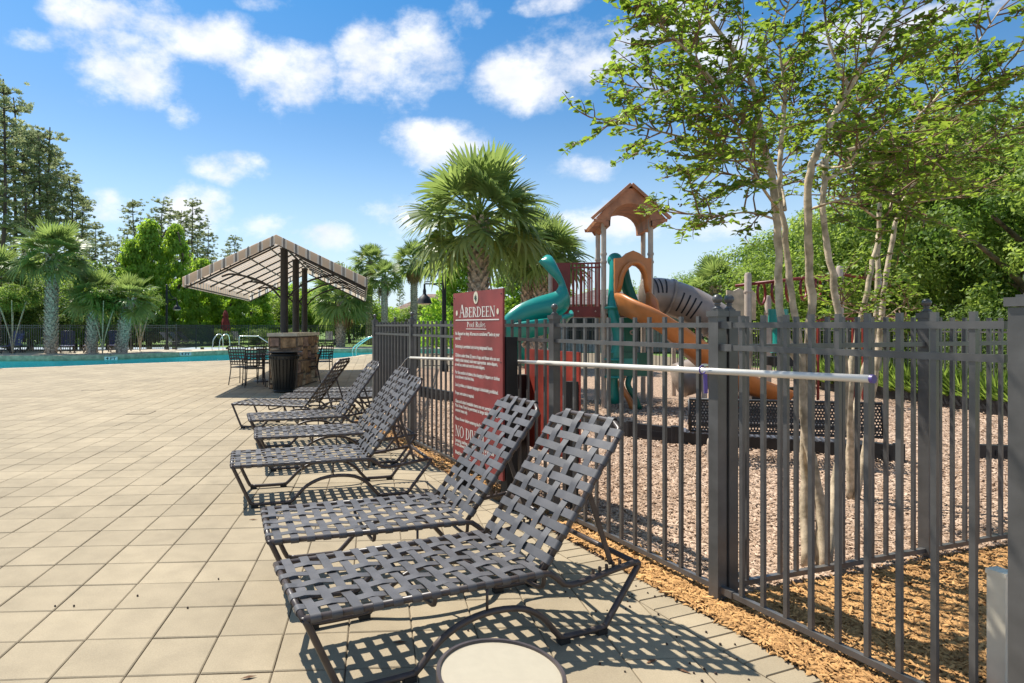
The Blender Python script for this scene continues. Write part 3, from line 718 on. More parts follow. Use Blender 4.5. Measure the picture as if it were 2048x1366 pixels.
def lounger(back_deg, LM=LM, joined=False, straps=None):
    root = thing('chaise_lounge', (0, 0, 0), 'x', 'chaise lounge')
    for s in (-1, 1):
        y = s * LW / 2
        mb = MB(); mb.tube(spline([(a, y, b) for a, b in leg_path], 3), TR, 8); mb.tube([(a, y, b) for a, b in rail_path], TR, 8)
        mb.tube([(.80, y, .21), (.80, y, .33)], .007, 6)
        sf = mb.build('side_frame', tubem, root, 'all')
        for x in (.175, .435, 1.20, 1.415): MB().box((x, y, .0115), (.055, .034, .023)).build('foot_pad', rub, sf)
    MB().tube([(.0, -LW / 2, .335), (0, LW / 2, .335)], TR, 8).build('front_bar', tubem, root, 'all')
    MB().tube([(1.628, -LW / 2, .300), (1.628, LW / 2, .300)], TR, 8).build('rear_bar', tubem, root, 'all')
    for x, dz in ((.56, .055), (1.105, .075)):
        MB().tube(spline([(x, -LW / 2 + .01, .325), (x, -LW / 2 + .05, .325 - dz), (x, 0, .325 - dz * 1.15), (x, LW / 2 - .05, .325 - dz), (x, LW / 2 - .01, .325)], 4), .010, 7).build('seat_brace', tubem, root, 'all')
    a = R(back_deg); bw = (LW - .045) / 2; piv = Vector((1.105, 0, .335))
    bm = Matrix.Translation(piv) @ Matrix.Rotation(-a, 4, 'Y')
    pts = [(-.02, -bw, 0), (BLn - .09, -bw, 0), (BLn - .035, -bw + .022, 0), (BLn, -bw + .085, 0), (BLn, bw - .085, 0), (BLn - .035, bw - .022, 0), (BLn - .09, bw, 0), (-.02, bw, 0)]
    MB().tube(pts, TR * .95, 8).xform(bm).build('back_frame', tubem, root, 'all')
    if back_deg > 5:
        bpt = bm @ Vector((.43, 0, -.02))
        for s in (-1, 1): MB().bar((bpt.x, s * (LW / 2 - .045), bpt.z), (1.50, s * (LW / 2 - .028), .305), .012, .022).build('prop_bar', tubem, root)
        MB().tube([(bpt.x, -bw, bpt.z), (bpt.x, bw, bpt.z)], .008, 6).build('prop_rod', tubem, root)
        for sy in (-LW / 2 + .012, LW / 2 - .012):
            for i in range(5): MB().box((1.38 + .04 * i, sy, .288 + .0055 * i), (.010, .012, .030)).build('notch', tubem, root)
    items = [('sc', i % 2, Vector((x, 0, SH)), 0) for i, x in enumerate(sxs)] + [('sl', (k + 1) % 2, Vector((SLn / 2, y, SH)), 0) for k, y in enumerate(syk)]
    items += [('bc', i % 2, bm @ Vector((x, 0, 0)), -a) for i, x in enumerate(bxs)] + [('bl', (k + 1) % 2, bm @ Vector((BLn / 2, y, 0)), -a) for k, y in enumerate(byk)]
    if not joined:
        for key, ph, p, an in items: link('strap', LM[key, ph], root, p, (0, an, 0))
    else:
        mb = MB()
        for key, ph, p, an in items:
            me = LM[key, ph]; mm = Matrix.Translation(p) @ Matrix.Rotation(an, 4, 'Y')
            mb.add([mm @ v.co for v in me.vertices], [tuple(f.vertices) for f in me.polygons])
        mb.build('straps', straps, root, kind='stuff')
    return root
GRP = 'strap loungers along the fence'
def put_lounger(o, near_px, deg, label):
    p = G(*near_px, SH); r = R(deg); n = Vector((-math.sin(r), math.cos(r), 0)) * (LW / 2)
    place(o, (p.x + n.x, p.y + n.y, 0), r, label, group=GRP)
L53 = lounger(53)
spots = [((606.9, 1239.4), 23, 'woven strap lounger with raised back standing beside the round side table'),
         ((538.6, 1084.6), 17, 'woven strap lounger with raised back set in front of the rules sign'),
         ((463.5, 934), 15.5, 'woven strap lounger third from the side table, beyond a wide gap'),
         ((511, 876.7), 14.5, 'woven strap lounger fourth from the side table, close behind the third'),
         ((499.7, 841.8), 17.5, 'woven strap lounger fifth from the side table, its back against the end post'),
         ((463.6, 808.2), -13, 'woven strap lounger turned the other way, its raised back seen edge on')]
for i, (px, dg_, lb) in enumerate(spots):
    put_lounger(L53 if i == 0 else dup(L53), px, dg_, lb)
L0 = lounger(3)
put_lounger(L0, (559.5, 796.0), 1, 'flat reclined strap lounger beside the one turned the other way')
put_lounger(dup(L0), (588.0, 783.2), 0, 'flat reclined strap lounger beside the black litter bin')
# loungers on the far side of the pool
LJ = lounger(62, joined=True, straps=bluestrap)
fl = [(6, 707.5, 98), (134, 706.5, 118), (180, 706, 116), (236, 705, 122)]
for i, (x, y, a) in enumerate(fl):
    p = G(x, y); o = LJ if i == 0 else dup(LJ)
    place(o, p, R(a), ['navy strap lounger facing the pool near the thin bare stems', 'navy strap lounger facing the pool beside the tallest palm trunk', 'navy strap lounger facing the pool in front of the middle palm', 'navy strap lounger facing the pool in front of the leaning palm'][i], 1.12, group='loungers across the pool')
LG = lounger(45, joined=True, straps=strapm)
gl = [(372, 694, 168), (388, 692.6, 168), (404, 691.6, 168), (452, 690.0, 150), (480, 689.5, 120), (512, 689.2, 110), (660, 690, 100)]
gn = ['grey strap lounger beside the fence corner across the pool', 'grey strap lounger in the reclined trio across the pool, middle one', 'grey strap lounger in the reclined trio nearest the umbrella', 'strap lounger in the shade under the closed umbrella', 'strap lounger in the shade behind the pool hand rail', 'strap lounger in the shade beyond the arched hand rail', 'strap lounger alone in front of the stout palm trunk']
for i, (x, y, a) in enumerate(gl):
    place(LG if i == 0 else dup(LG), G(x, y), R(a), gn[i], 1.1, group='loungers in the shade across the pool')

# ------------------------------------------------------------------ round side table
top = mat('table_top', (.40, .345, .25), .5, var=.015, scale=25, bump=.05, bscale=120)
tb = thing('side_table', (.2815, 1.868, 0), 'round beige topped side table with brown rim near the first lounger', 'table')
MB().lathe([(.188, .356), (.188, .3655)], 56).build('table_top', top, tb)
MB().lathe([(.186, .343), (.1985, .343), (.2005, .346), (.2005, .371), (.1985, .374), (.1885, .374), (.187, .371), (.187, .3435)], 56).build('rim', tubem, tb, True)
for a in range(4):
    t = R(45 + 90 * a); c, s_ = math.cos(t), math.sin(t)
    MB().tube([(.15 * c, .15 * s_, .345), (.165 * c, .165 * s_, .2), (.185 * c, .185 * s_, .0)], .011, 8).build('leg', tubem, tb, 'all')
MB().tube([(.165 * math.cos(R(10 * i)), .165 * math.sin(R(10 * i)), .19) for i in range(36)], .008, 6, closed=True).build('stretcher', tubem, tb)
# white stub post behind the end post
wp = thing('white_post', (2.31, 2.345, 0), 'short square white post in the mulch behind the large end post', 'post')
MB().box((0, 0, .24), (.06, .06, .48), .3).build('shaft', mat('white_pvc', (.82, .74, .58), .5, var=.08, scale=5), wp)
MB().box((0, 0, .485), (.066, .066, .018), .3).build('cap', mat('white_pvc', (.62, .58, .50)), wp)

# ------------------------------------------------------------------ canopy over the bar
CANL = 7.7; HW = 2.02; EZ, RZ, VH = 2.30, 3.47, .21
cn = thing('shade_canopy', (-2.97, 13.30, 0), 'striped beige gable canopy on three black columns beside the pool', 'canopy', R(4.5))
frame = mat('canopy_frame', (.018, .016, .015), .5, var=.15, scale=6)
stx, sty = M_stripe('awning_stripe_x', 0), M_stripe('awning_stripe_y', 1, .32)
top_z = EZ + VH
for s in (-1, 1):
    MB().add([(s * HW, 0, top_z), (0, 0, RZ), (0, CANL, RZ), (s * HW, CANL, top_z)], [(0, 1, 2, 3)]).build('roof_fabric', sty, cn)
    MB().add([(s * (HW + .003), 0, EZ), (s * (HW + .003), CANL, EZ), (s * (HW + .003), CANL, top_z), (s * (HW + .003), 0, top_z)], [(0, 1, 2, 3)]).build('eave_valance', sty, cn)
    for y in (-.004, CANL + .004): MB().add([(s * HW, y, EZ), (0, y, RZ - VH), (0, y, RZ), (s * HW, y, top_z)], [(0, 1, 2, 3)]).build('gable_valance', stx, cn)
    n = 8
    for i in range(n):
        y = .10 + (CANL - .2) * i / (n - 1); k = RZ - .07; e = top_z - .07
        MB().tube([(s * .05, y, k), (s * (HW - .04), y, e)], .022, 6).build('rafter', frame, cn)
        if i in (0, n - 1):
            MB().tube([(s * .05, y, k - .16), (s * (HW - .04), y, e - .16)], .020, 6).build('rafter', frame, cn)
            for j in range(9):
                u = (j + .5) / 9; x = s * (.05 + (HW - .09) * u); z = k + (e - k) * u
                MB().bar((x, y, z), (x, y, z - .16), .02, .02).build('tie', frame, cn)
    for u in (.12, .36, .62, .86):
        x = s * HW * u; z = RZ - .10 + (top_z - RZ) * u
        MB().tube([(x, .1, z), (x, CANL - .1, z)], .018, 6).build('purlin', frame, cn)
    MB().tube([(s * (HW - .03), .03, EZ + .03), (s * (HW - .03), CANL - .03, EZ + .03)], .02, 6).build('eave_tube', frame, cn)
    for yc in (1.40, 3.95, 6.55):
        MB().tube(spline([(s * .08, yc, 2.12), (s * .35, yc, 2.40), (s * .75, yc, 2.60), (s * 1.25, yc, 2.70), (s * 1.5, yc, 2.64)], 5), .026, 6).build('arched_brace', frame, cn)
for yc in (1.40, 3.95, 6.55):
    MB().lathe([(.115, 0), (.105, .03), (.098, .06), (.094, 3.30), (.11, 3.34)], 18, (0, yc, 0)).build('column', frame, cn, True)
MB().tube([(0, .1, RZ - .08), (0, CANL - .1, RZ - .08)], .03, 6).build('ridge_tube', frame, cn)

# ------------------------------------------------------------------ stone bar, litter bin, chairs
stone_cols = [(.56, .36, .20), (.46, .27, .14), (.60, .44, .27), (.42, .26, .18), (.52, .31, .15), (.38, .22, .11)]
stm = [mat('field_stone_%d' % i, c, .85, var=.22, scale=9, bump=.6, bscale=30) for i, c in enumerate(stone_cols)]
mortar = mat('mortar', (.22, .16, .11), .95, var=.2, scale=20)
capst = mat('bar_cap_stone', (.80, .69, .50), .7, var=.10, scale=6, bump=.2)
bar = thing('stone_bar', (-2.85, 14.6, 0), 'fieldstone bar pillar with cream stone top under the canopy', 'bar')
bo = Vector(bar.location); BP = [Vector((-3.215, 13.68, 0)) - bo, Vector((-2.63, 13.98, 0)) - bo, Vector((-2.40, 15.60, 0)) - bo, Vector((-3.02, 15.75, 0)) - bo]
MB().prism([(p.x, p.y) for p in BP], 0, 1.20).build('core', mortar, bar)
ctr = sum(BP, Vector()) / 4
MB().prism([tuple((ctr + (p - ctr) * (1 + .085 / (p - ctr).length)).xy) for p in BP], 1.20, 1.275).build('bar_top', capst, bar)
rr = random.Random(5)
def split(x0, z0, x1, z1, o):
    w, h = x1 - x0, z1 - z0
    if (w < .46 and h < .36 and rr.random() < .75) or (w < .18 and h < .18):
        o.append((x0, z0, x1, z1)); return
    if w / h > rr.uniform(.8, 1.5): c = x0 + w * rr.uniform(.36, .64); split(x0, z0, c, z1, o); split(c, z0, x1, z1, o)
    else: c = z0 + h * rr.uniform(.36, .64); split(x0, z0, x1, c, o); split(x0, c, x1, z1, o)
for i in range(4):
    a, b = BP[i], BP[(i + 1) % 4]; d = (b - a); L_ = d.length; d.normalize(); n = Vector((d.y, -d.x, 0)); o = []
    split(0.0, .0, L_, 1.195, o)
    for (x0, z0, x1, z1) in o:
        g = .012; pr = rr.uniform(.018, .042)
        q = [(x0 + g + rr.uniform(0, .02), z0 + g + rr.uniform(0, .015)), (x1 - g - rr.uniform(0, .02), z0 + g + rr.uniform(0, .015)), (x1 - g - rr.uniform(0, .02), z1 - g - rr.uniform(0, .015)), (x0 + g + rr.uniform(0, .02), z1 - g - rr.uniform(0, .015))]
        cx_, cz_ = sum(p[0] for p in q) / 4, sum(p[1] for p in q) / 4
        vs = [a + d * x + Vector((0, 0, z)) - n * .01 for x, z in q] + [a + d * (cx_ + (x - cx_) * .86) + Vector((0, 0, cz_ + (z - cz_) * .86)) + n * (pr + rr.uniform(-.008, .008)) for x, z in q]
        MB().add(vs, [(4, 5, 6, 7), (0, 1, 5, 4), (1, 2, 6, 5), (2, 3, 7, 6), (3, 0, 4, 7)]).build('stone', rr.choice(stm), bar)
gloss = mat('bin_black', (.013, .014, .013), .30, var=.1, scale=6)
bn = thing('litter_bin', (-2.742, 13.08, 0), 'black slatted litter bin with a flared rim in front of the stone bar', 'litter bin')
def bin_r(z): return .222 + .092 * min(1, z / .80) ** .8
MB().lathe([(bin_r(z) - .03, z) for z in (.03, .2, .4, .6, .84)], 28).build('liner', blk, bn, True)
me = MB()
for i in range(7):
    z0, z1 = .02 + .78 * i / 7, .02 + .78 * (i + 1) / 7
    me.add([(bin_r(z0), -.026, z0), (bin_r(z0), .026, z0), (bin_r(z1), .026 * (1 + .2 * i / 7), z1), (bin_r(z1), -.026 * (1 + .2 * i / 7), z1), (bin_r(z0) - .012, -.026, z0), (bin_r(z0) - .012, .026, z0), (bin_r(z1) - .012, .026, z1), (bin_r(z1) - .012, -.026, z1)], [(0, 1, 2, 3), (1, 5, 6, 2), (4, 0, 3, 7)])
me = me.mesh('slat', gloss)
for i in range(24): link('slat', me, bn, (0, 0, 0), (0, 0, 2 * math.pi * i / 24))
for z, r, t in ((.80, .325, .012), (.73, .318, .010), (.04, .236, .014)): MB().tube([(r * math.cos(R(12 * i)), r * math.sin(R(12 * i)), z) for i in range(30)], t, 6, closed=True).build('hoop', gloss, bn, 'all')
me = MB().box((.322, 0, .765), (.012, .022, .07)).mesh('bracket', gloss)
for i in range(24): link('bracket', me, bn, (0, 0, 0), (0, 0, 2 * math.pi * (i + .5) / 24))
MB().lathe([(.18, .86), (.20, .895), (.30, .905), (.375, .89), (.385, .875), (.37, .868), (.31, .862), (.25, .845), (.18, .85)], 32).build('rim_lid', gloss, bn, True)

cast = mat('cast_metal', (.028, .022, .020), .45, var=.15, scale=10)
def patio_chair():
    t = thing('patio_chair', (0, 0, 0), 'x', 'chair', group='patio chairs at the stone bar')
    for sx in (-1, 1):
        MB().tube(spline([(sx * .25, -.25, 0), (sx * .24, -.24, .22), (sx * .235, -.23, .43), (sx * .24, -.22, .60), (sx * .255, -.16, .655), (sx * .255, .02, .66), (sx * .245, .17, .63)], 4), .013, 7).build('front_leg', cast, t, 'all')
        MB().tube(spline([(sx * .235, .29, 0), (sx * .225, .24, .24), (sx * .22, .21, .44), (sx * .225, .25, .66), (sx * .235, .33, .93)], 4), .013, 7).build('rear_leg', cast, t, 'all')
        MB().bar((sx * .238, -.24, .16), (sx * .228, .26, .16), .012, .012).build('stretcher', cast, t)
    MB().tube([(-.235, .33, .93), (-.12, .34, .955), (0, .343, .965), (.12, .34, .955), (.235, .33, .93)], .014, 7).build('top_rail', cast, t, 'all')
    MB().bar((-.22, .215, .50), (.22, .215, .50), .02, .02).build('lower_rail', cast, t)
    me = MB().bar((0, .218, .50), (0, .335, .95), .020, .008).mesh('back_slat', cast)
    for i in range(6): link('back_slat', me, t, (-.175 + .07 * i, 0, 0))
    for i in range(5):
        z = .57 + .075 * i; y = .218 + (z - .5) * .26; MB().bar((-.225, y, z), (.225, y, z), .008, .030).build('back_band', cast, t)
    MB().box((0, -.01, .425), (.47, .46, .012)).build('seat', cast, t)
    for i in range(5): MB().box((0, -.20 + .095 * i, .437), (.46, .062, .010)).build('seat_strap', cast, t)
    return t
pc = patio_chair()
for i, (x, y, a, lb) in enumerate([(508, 772, 200, 'cast metal chair at the bar with its lattice back to the paving'), (487, 768.5, 165, 'cast metal chair turned sideways at the left table'), (533, 757, 20, 'cast metal chair beyond the small table with its back to the pool'), (618, 767, 100 + 180, 'cast metal armchair in front of the stone bar, seen from the side'), (646, 753, 200, 'cast metal chair standing out in the sun beyond the armchair')]):
    p = G(x, y); place(pc if i == 0 else dup(pc), p, R(a), lb)
tt = thing('patio_table', G(527, 763), 'small round dark patio table half hidden by the litter bin', 'table')
MB().lathe([(.42, .69), (.44, .70), (.44, .715), (.42, .72)], 28).build('table_top', cast, tt)
MB().lathe([(.25, 0), (.24, .03), (.05, .06), (.035, .3), (.05, .68), (.2, .69)], 16).build('pedestal', cast, tt, True)

# ------------------------------------------------------------------ pool furniture
chrome = mat('stainless', (.80, .78, .74), .22, metal=.85, var=.04)
def rails(lb, p, rz, pts, gap, grp=None):
    t = thing('pool_handrail', p, lb, 'handrail', rz, grp)
    for s in ((0,) if not gap else (-gap / 2, gap / 2)): MB().tube(spline([(x, s, z) for x, z in pts], 5), .028, 8).build('rail', chrome, t, 'all')
lad = [(.55, 0), (.55, .55), (.45, .88), (.18, .92), (-.12, .62), (-.16, .35), (-.22, .1), (-.16, -.3), (-.1, -.7)]
rails('pair of curved steel ladder rails at the pool edge left of the arched rail', G(437, 700.5), R(55), lad, .62)
rails('pair of steel ladder rails on the rounded deck corner by the fence', G(738, 704.5), R(-15), [(.5, 0), (.5, .5), (.35, .78), (.0, .8), (-.7, .35), (-.85, .1), (-.80, -.3)], .55)
rails('long arched steel hand rail sloping into the pool behind the stone bar', G(478, 698.5), R(0), [(0, 0), (0, .5), (.02, .72), (.14, .80), (1.1, .80), (1.2, .78), (2.0, .25), (2.4, .0), (2.5, -.4)], 0)
um = thing('closed_umbrella', G(451, 688.5), 'closed red pool umbrella standing by the far fence', 'umbrella')
MB().lathe([(.03, 0), (.03, 2.5)], 8).build('pole', cast, um); MB().lathe([(.28, 0), (.28, .07), (.06, .1), (.05, .3)], 14).build('base', cast, um)
ur = mat('umbrella_red', (.28, .035, .025), .8, var=.25, scale=5)
u = MB(); pr = [(.12, .95), (.30, 1.0), (.31, 1.3), (.27, 1.7), (.18, 2.05), (.20, 2.2), (.14, 2.45), (.04, 2.65)]
for (r, z) in pr:
    for j in range(16): u.v.append((r * (1 + .16 * (j % 2)) * math.cos(2 * math.pi * j / 16), r * (1 + .16 * (j % 2)) * math.sin(2 * math.pi * j / 16), z))
for i in range(len(pr) - 1):
    for j in range(16): u.f.append((i * 16 + j, i * 16 + (j + 1) % 16, (i + 1) * 16 + (j + 1) % 16, (i + 1) * 16 + j))
u.build('folded_canopy', ur, um)
def lamp(p, hgt, lb, side=-1, s=1.0):
    t = thing('lamp_post', p, lb, 'street lamp', 0, 'lamp posts'); t.scale = (s, s, s)
    MB().lathe([(.14, 0), (.14, .15), (.09, .25), (.072, .4), (.062, hgt), (.03, hgt + .02)], 14).build('post', blk, t, True)
    za = hgt - .88; a = side * .62
    MB().bar((0, 0, za), (a, 0, za), .035, .04).build('arm', blk, t)
    MB().tube(spline([(side * .05, 0, za + .52), (side * .16, 0, za + .50), (side * .22, 0, za + .28), (side * .42, 0, za + .09), (a, 0, za + .06)], 4), .016, 6).build('scroll', blk, t, 'all')
    MB().tube(spline([(side * .05, 0, za - .38), (side * .08, 0, za - .22), (side * .2, 0, za - .06), (side * .38, 0, za - .02)], 4), .012, 6).build('scroll', blk, t, 'all')
    MB().lathe([(.03, .0), (.035, -.15), (.055, -.22), (.05, -.30), (.08, -.36), (.16, -.42), (.205, -.52), (.235, -.60), (.245, -.62), (.225, -.625), (.05, -.60)], 22, (a, 0, za)).build('bell_shade', blk, t, True)
    MB().lathe([(.20, -.618), (.19, -.64), (.06, -.66)], 18, (a, 0, za)).build('lens', mat('lamp_lens', (.7, .66, .55), .3), t, True)
lamp((1.08, 19.0, 0), 3.65, 'black lamp post with a bell shade rising behind the rules sign', -1)
lamp((-14.6, 36.0, 0), 3.9, 'black lamp post with a bell shade at the fence corner across the pool', 1)
lamp((-5.35, 43.2, 0), 3.9, 'black lamp post beside the stout palm trunk beyond the pool', -1)
dt = mat('depth_tile', (.72, .72, .70), .4)
for i, (x, y, tx) in enumerate(((228, 716.3, '4 FT'), (375, 707.3, '4 FT'), (637, 700.5, '5 FT'))):
    p = D(x, y, [29.2, 32.7, 36.8][i]); o = thing('depth_marker', p, ['white depth marker tiles on the pool wall below the leaning palm', 'white depth marker tiles on the pool wall left of the ladder rails', 'white depth marker tiles on the pool wall behind the stone bar'][i], 'depth marker')
    for k in range(4): MB().box((-.24 + .16 * k, -.30, 0), (.15, .012, .17)).build('tile', dt, o)
    l = link('lettering', text_mesh(tx, .16, .5, blk, 'CENTER'), o, (0, -.309, -.055), (R(90), 0, 0))
for i, (x, y) in enumerate(((283, 825.5), (186, 780))):
    p = G(x, y); o = thing('deck_drain', (p.x, p.y, .001), ['thin slotted drain cover in the paving nearer the loungers', 'thin slotted drain cover in the paving nearer the pool'][i], 'drain', -TH)
    MB().box((0, 0, .001), (.33, .33, .004)).build('cover', pav, o)
    for s in (-1, 1): MB().box((0, s * .17, .001), (.35, .014, .006)).build('slot', joint, o); MB().box((s * .17, 0, .001), (.014, .326, .006)).build('slot', joint, o)

# ------------------------------------------------------------------ playground tower
tan = mat('play_post_tan', (.50, .40, .31), .45, var=.08, scale=6)
teal = mat('play_teal', (.010, .27, .22), .28, var=.06, scale=2, spec=.6)
dgreen = mat('play_green', (.008, .14, .085), .35, var=.08, scale=3)
orange = mat('play_orange', (.56, .20, .055), .36, var=.10, scale=3)
roofm = mat('play_roof', (.46, .19, .085), .5, var=.15, scale=5)
maroon = mat('play_maroon', (.21, .022, .016), .4, var=.12, scale=5)
brown = mat('play_tube', (.30, .24, .195), .34, var=.12, scale=3)
darkslot = mat('slot_dark', (.01, .01, .012), .7)
tw = thing('play_tower', (3.9, 10.9, 0), 'play tower with orange gabled roof, teal and orange slides and a brown tube', 'playground')
O = Vector(tw.location)
FLp, FRp, BLp, BRp = Vector((3.39, 10.5, 0)) - O, Vector((4.21, 10.5, 0)) - O, Vector((3.57, 11.4, 0)) - O, Vector((4.43, 11.4, 0)) - O
for p in (FLp, FRp, BLp, BRp):
    po = MB().lathe([(.043, 0), (.043, 3.30)], 14, p).build('post', tan, tw, True)
    for z in (2.56, 2.70, 1.62): MB().lathe([(.052, -.022), (.056, 0), (.052, .022)], 14, (p.x, p.y, z)).build('clamp', tan, po, True)
L2 = Vector((2.62, 10.9, 0)) - O; L3 = Vector((2.75, 11.75, 0)) - O
for p in (L3,): MB().lathe([(.043, 0), (.043, 2.56)], 14, p).build('post', tan, tw, True)
MB().prism([tuple(p.xy) for p in (FLp, FRp, BRp, BLp)], 1.60, 1.66).build('platform', maroon, tw)
# roof: a gable with a barrel arch under it
mid = (FLp + FRp + BLp + BRp) / 4; mid.z = 0
def arch(hw, z0, rise, n=12): return [(hw * math.cos(math.pi * i / n), z0 + rise * math.sin(math.pi * i / n)) for i in range(n + 1)]
RS = .94
ro_ = [(.63, 3.235), (.50, 3.24), (.45, 3.17), (.375, 3.17)] + arch(.37, 3.26, .30) + [(-.375, 3.17), (-.45, 3.17), (-.50, 3.24), (-.63, 3.235), (-.645, 3.30), (-.34, 3.60), (-.05, 3.84), (0, 3.87), (.05, 3.84), (.34, 3.60), (.645, 3.30)]
ro_ = [(x * RS, z) for x, z in ro_]; k = len(ro_)
mb = MB(); y0, y1 = FLp.y - .14, BLp.y + .12; sh = .18
mb.add([(mid.x - .09 + x, y0, z) for x, z in ro_] + [(mid.x - .09 + x + sh, y1, z) for x, z in ro_], [(i, (i + 1) % k, k + (i + 1) % k, k + i) for i in range(k)])
inner = list(range(3, 18))
fan = []
for j in range(1, len(inner) - 2):
    a_, b_ = inner[j], inner[j + 1]
    u0, u1 = (j - 1) / (len(inner) - 4), j / (len(inner) - 4)
    def top_pt(u):
        x = .645 - 1.29 * u; z = 3.30 + (3.87 - 3.30) * (1 - abs(x) / .645); return x * RS, z
    p0, p1 = top_pt(u0), top_pt(min(1, u1))
    fan.append((ro_[a_], ro_[b_], p1, p0))
for s_, yy in ((0, y0 + .001), (sh, y1 - .001)):
    for f in fan + [((.63, 3.236), (.645, 3.30), (.372, 3.26), (.50, 3.241)), ((.50, 3.241), (.372, 3.26), (.375, 3.171), (.45, 3.171)), ((-.63, 3.236), (-.645, 3.30), (-.372, 3.26), (-.50, 3.241)), ((-.50, 3.241), (-.372, 3.26), (-.375, 3.171), (-.45, 3.171))]:
        mb.add([(mid.x - .09 + x + s_, yy, z) for x, z in f], [(0, 1, 2, 3)])
rf = mb.build('roof', roofm, tw)
for s in (-1, 1): MB().bar((mid.x - .09 + s * .01, y0 - .03, 3.885), (mid.x - .09 + s * .675, y0 - .03, 3.295), .05, .05).build('roof_trim', roofm, rf)
# railing panel with the side plate of the teal slide
A, B = L2 + Vector((0, -.25, 0)), FLp + Vector((-.05, .03, 0)); rd = (B - A)
MB().bar(A + Vector((0, 0, 1.70)), B + Vector((0, 0, 1.70)), .03, .17).build('kick_plate', maroon, tw)
for z in (2.545, 2.47): MB().bar(A + rd * .32 + Vector((0, 0, z)), B + Vector((0, 0, z)), .03, .03).build('guard_rail', maroon, tw)
for i in range(8):
    p = A + rd * (.36 + .62 * i / 7); MB().bar(p + Vector((0, 0, 1.78)), p + Vector((0, 0, 2.53)), .022, .022).build('guard_bar', maroon, tw)
MB().bar(A + rd * -.12 + Vector((0, 0, 2.13)), A + rd * .30 + Vector((0, 0, 2.13)), .03, .86).build('side_plate', maroon, tw)
for u in (.05, .48, .88): MB().ball(tuple(A + rd * u + Vector((0, -.02, 1.70))), .014, 8, 5).build('bolt', tan, tw)
MB().prism([tuple(p.xy) for p in (A, B, BLp, L3)], 1.60, 1.65).build('platform', maroon, tw)
for i in range(7): 
    p = L3 + (BLp - L3) * (i / 6); MB().bar(p + Vector((0, 0, 1.7)), p + Vector((0, 0, 2.5)), .022, .022).build('guard_bar', maroon, tw)

def chute(path, w, hl, hr, m, name, floor_drop=.06, tw=tw, n=5, thick=.02, roll=None):
    """an open slide: rounded floor and two walls with rolled rims; hl and hr give each wall's height along the path"""
    P = spline(path, n); k = len(P); mb = MB(); sec = []
    hlf = lambda t: np.interp(t, np.linspace(0, 1, len(hl)), hl); hrf = lambda t: np.interp(t, np.linspace(0, 1, len(hr)), hr)
    m_ = 0
    for i, p in enumerate(P):
        d = (P[min(k - 1, i + 1)] - P[max(0, i - 1)]); d.z = 0; d.normalize(); s = Vector((-d.y, d.x, 0)); t = i / (k - 1); a, b = hlf(t), hrf(t)
        pr = [(w / 2 + .055, a - .05), (w / 2 + .05, a), (w / 2 + .015, a + .015), (w / 2 - .01, a - .01), (w / 2 - .015, a * .5), (w * .38, .02), (w * .2, 0), (-w * .2, 0), (-w * .38, .02), (-w / 2 + .015, b * .5), (-w / 2 + .01, b - .01), (-w / 2 - .015, b + .015), (-w / 2 - .05, b), (-w / 2 - .055, b - .05),
              (-w / 2 - .02, b * .5), (-w * .42, -.03), (0, -.045), (w * .42, -.03), (w / 2 + .02, a * .5)]
        m_ = len(pr); mb.v += [tuple(p + s * x + Vector((0, 0, z))) for x, z in pr]
    for i in range(k - 1):
        for j in range(m_): mb.f.append((i * m_ + j, i * m_ + (j + 1) % m_, (i + 1) * m_ + (j + 1) % m_, (i + 1) * m_ + j))
    return mb.build(name, m, tw, 'all')
W = lambda x, y, z: Vector((x, y, z)) - O
# teal spiral slide: off the left platform, towards the lens, round to the left and down
tp = [W(2.46, 10.25, 1.60), W(2.40, 10.0, 1.52), W(2.25, 9.88, 1.43), W(2.05, 9.72, 1.32), W(1.70, 9.86, 1.17), W(1.55, 10.25, 1.02), W(1.72, 10.62, .88), W(2.1, 10.75, .74), W(2.45, 10.6, .60), W(2.5, 10.3, .48), W(2.25, 10.05, .38), W(1.9, 10.0, .28), W(1.5, 10.0, .24)]
ts = chute(tp, .52, [.10, .12, .16, .22, .28, .28, .25, .24, .22, .2, .2, .18, .12], [.20, .22, .26, .26, .26, .26, .24, .22, .2, .2, .2, .18, .12], teal, 'teal_slide')
# the tall curling hood of that slide
mb = MB()
ho = [((1078, 524), (1084, 517), 9.95), ((1088, 534), (1092, 510), 9.9), ((1100, 547), (1103, 512), 9.85), ((1110, 557), (1114, 530), 9.8), ((1117, 566), (1126, 555), 9.78), ((1118, 573), (1137, 585), 9.76), ((1112, 582), (1141, 602), 9.74), ((1098, 587), (1136, 618), 9.72), ((1080, 592), (1122, 631), 9.68), ((1060, 599), (1098, 642), 9.64), ((1035, 611), (1066, 652), 9.62), ((1012, 630), (1034, 664), 9.62), ((998, 650), (1005, 676), 9.66)]
ins, outs = [], []
for a, b, z in ho: ins.append(D(*a, z) - O); outs.append(D(*b, z + .10) - O)
ins, outs = spline(ins, 3), spline(outs, 3); k = len(ins)
for i in range(k):
    d = (outs[i] - ins[i]); nrm = Vector((0, -1, 0)); mid_ = ins[i] + d * .5 + nrm * (.10 + .05 * math.sin(math.pi * i / (k - 1)))
    q1, q2 = ins[i] + d * .2 + nrm * .07, ins[i] + d * .8 + nrm * .08
    pr = [ins[i], q1, mid_, q2, outs[i], outs[i] + Vector((0, .05, 0)), ins[i] + Vector((0, .05, 0))]
    mb.v += [tuple(p) for p in pr]
for i in range(k - 1):
    for j in range(7): mb.f.append((i * 7 + j, i * 7 + (j + 1) % 7, (i + 1) * 7 + (j + 1) % 7, (i + 1) * 7 + j))
mb.build('slide_hood', teal, tw, 'all')
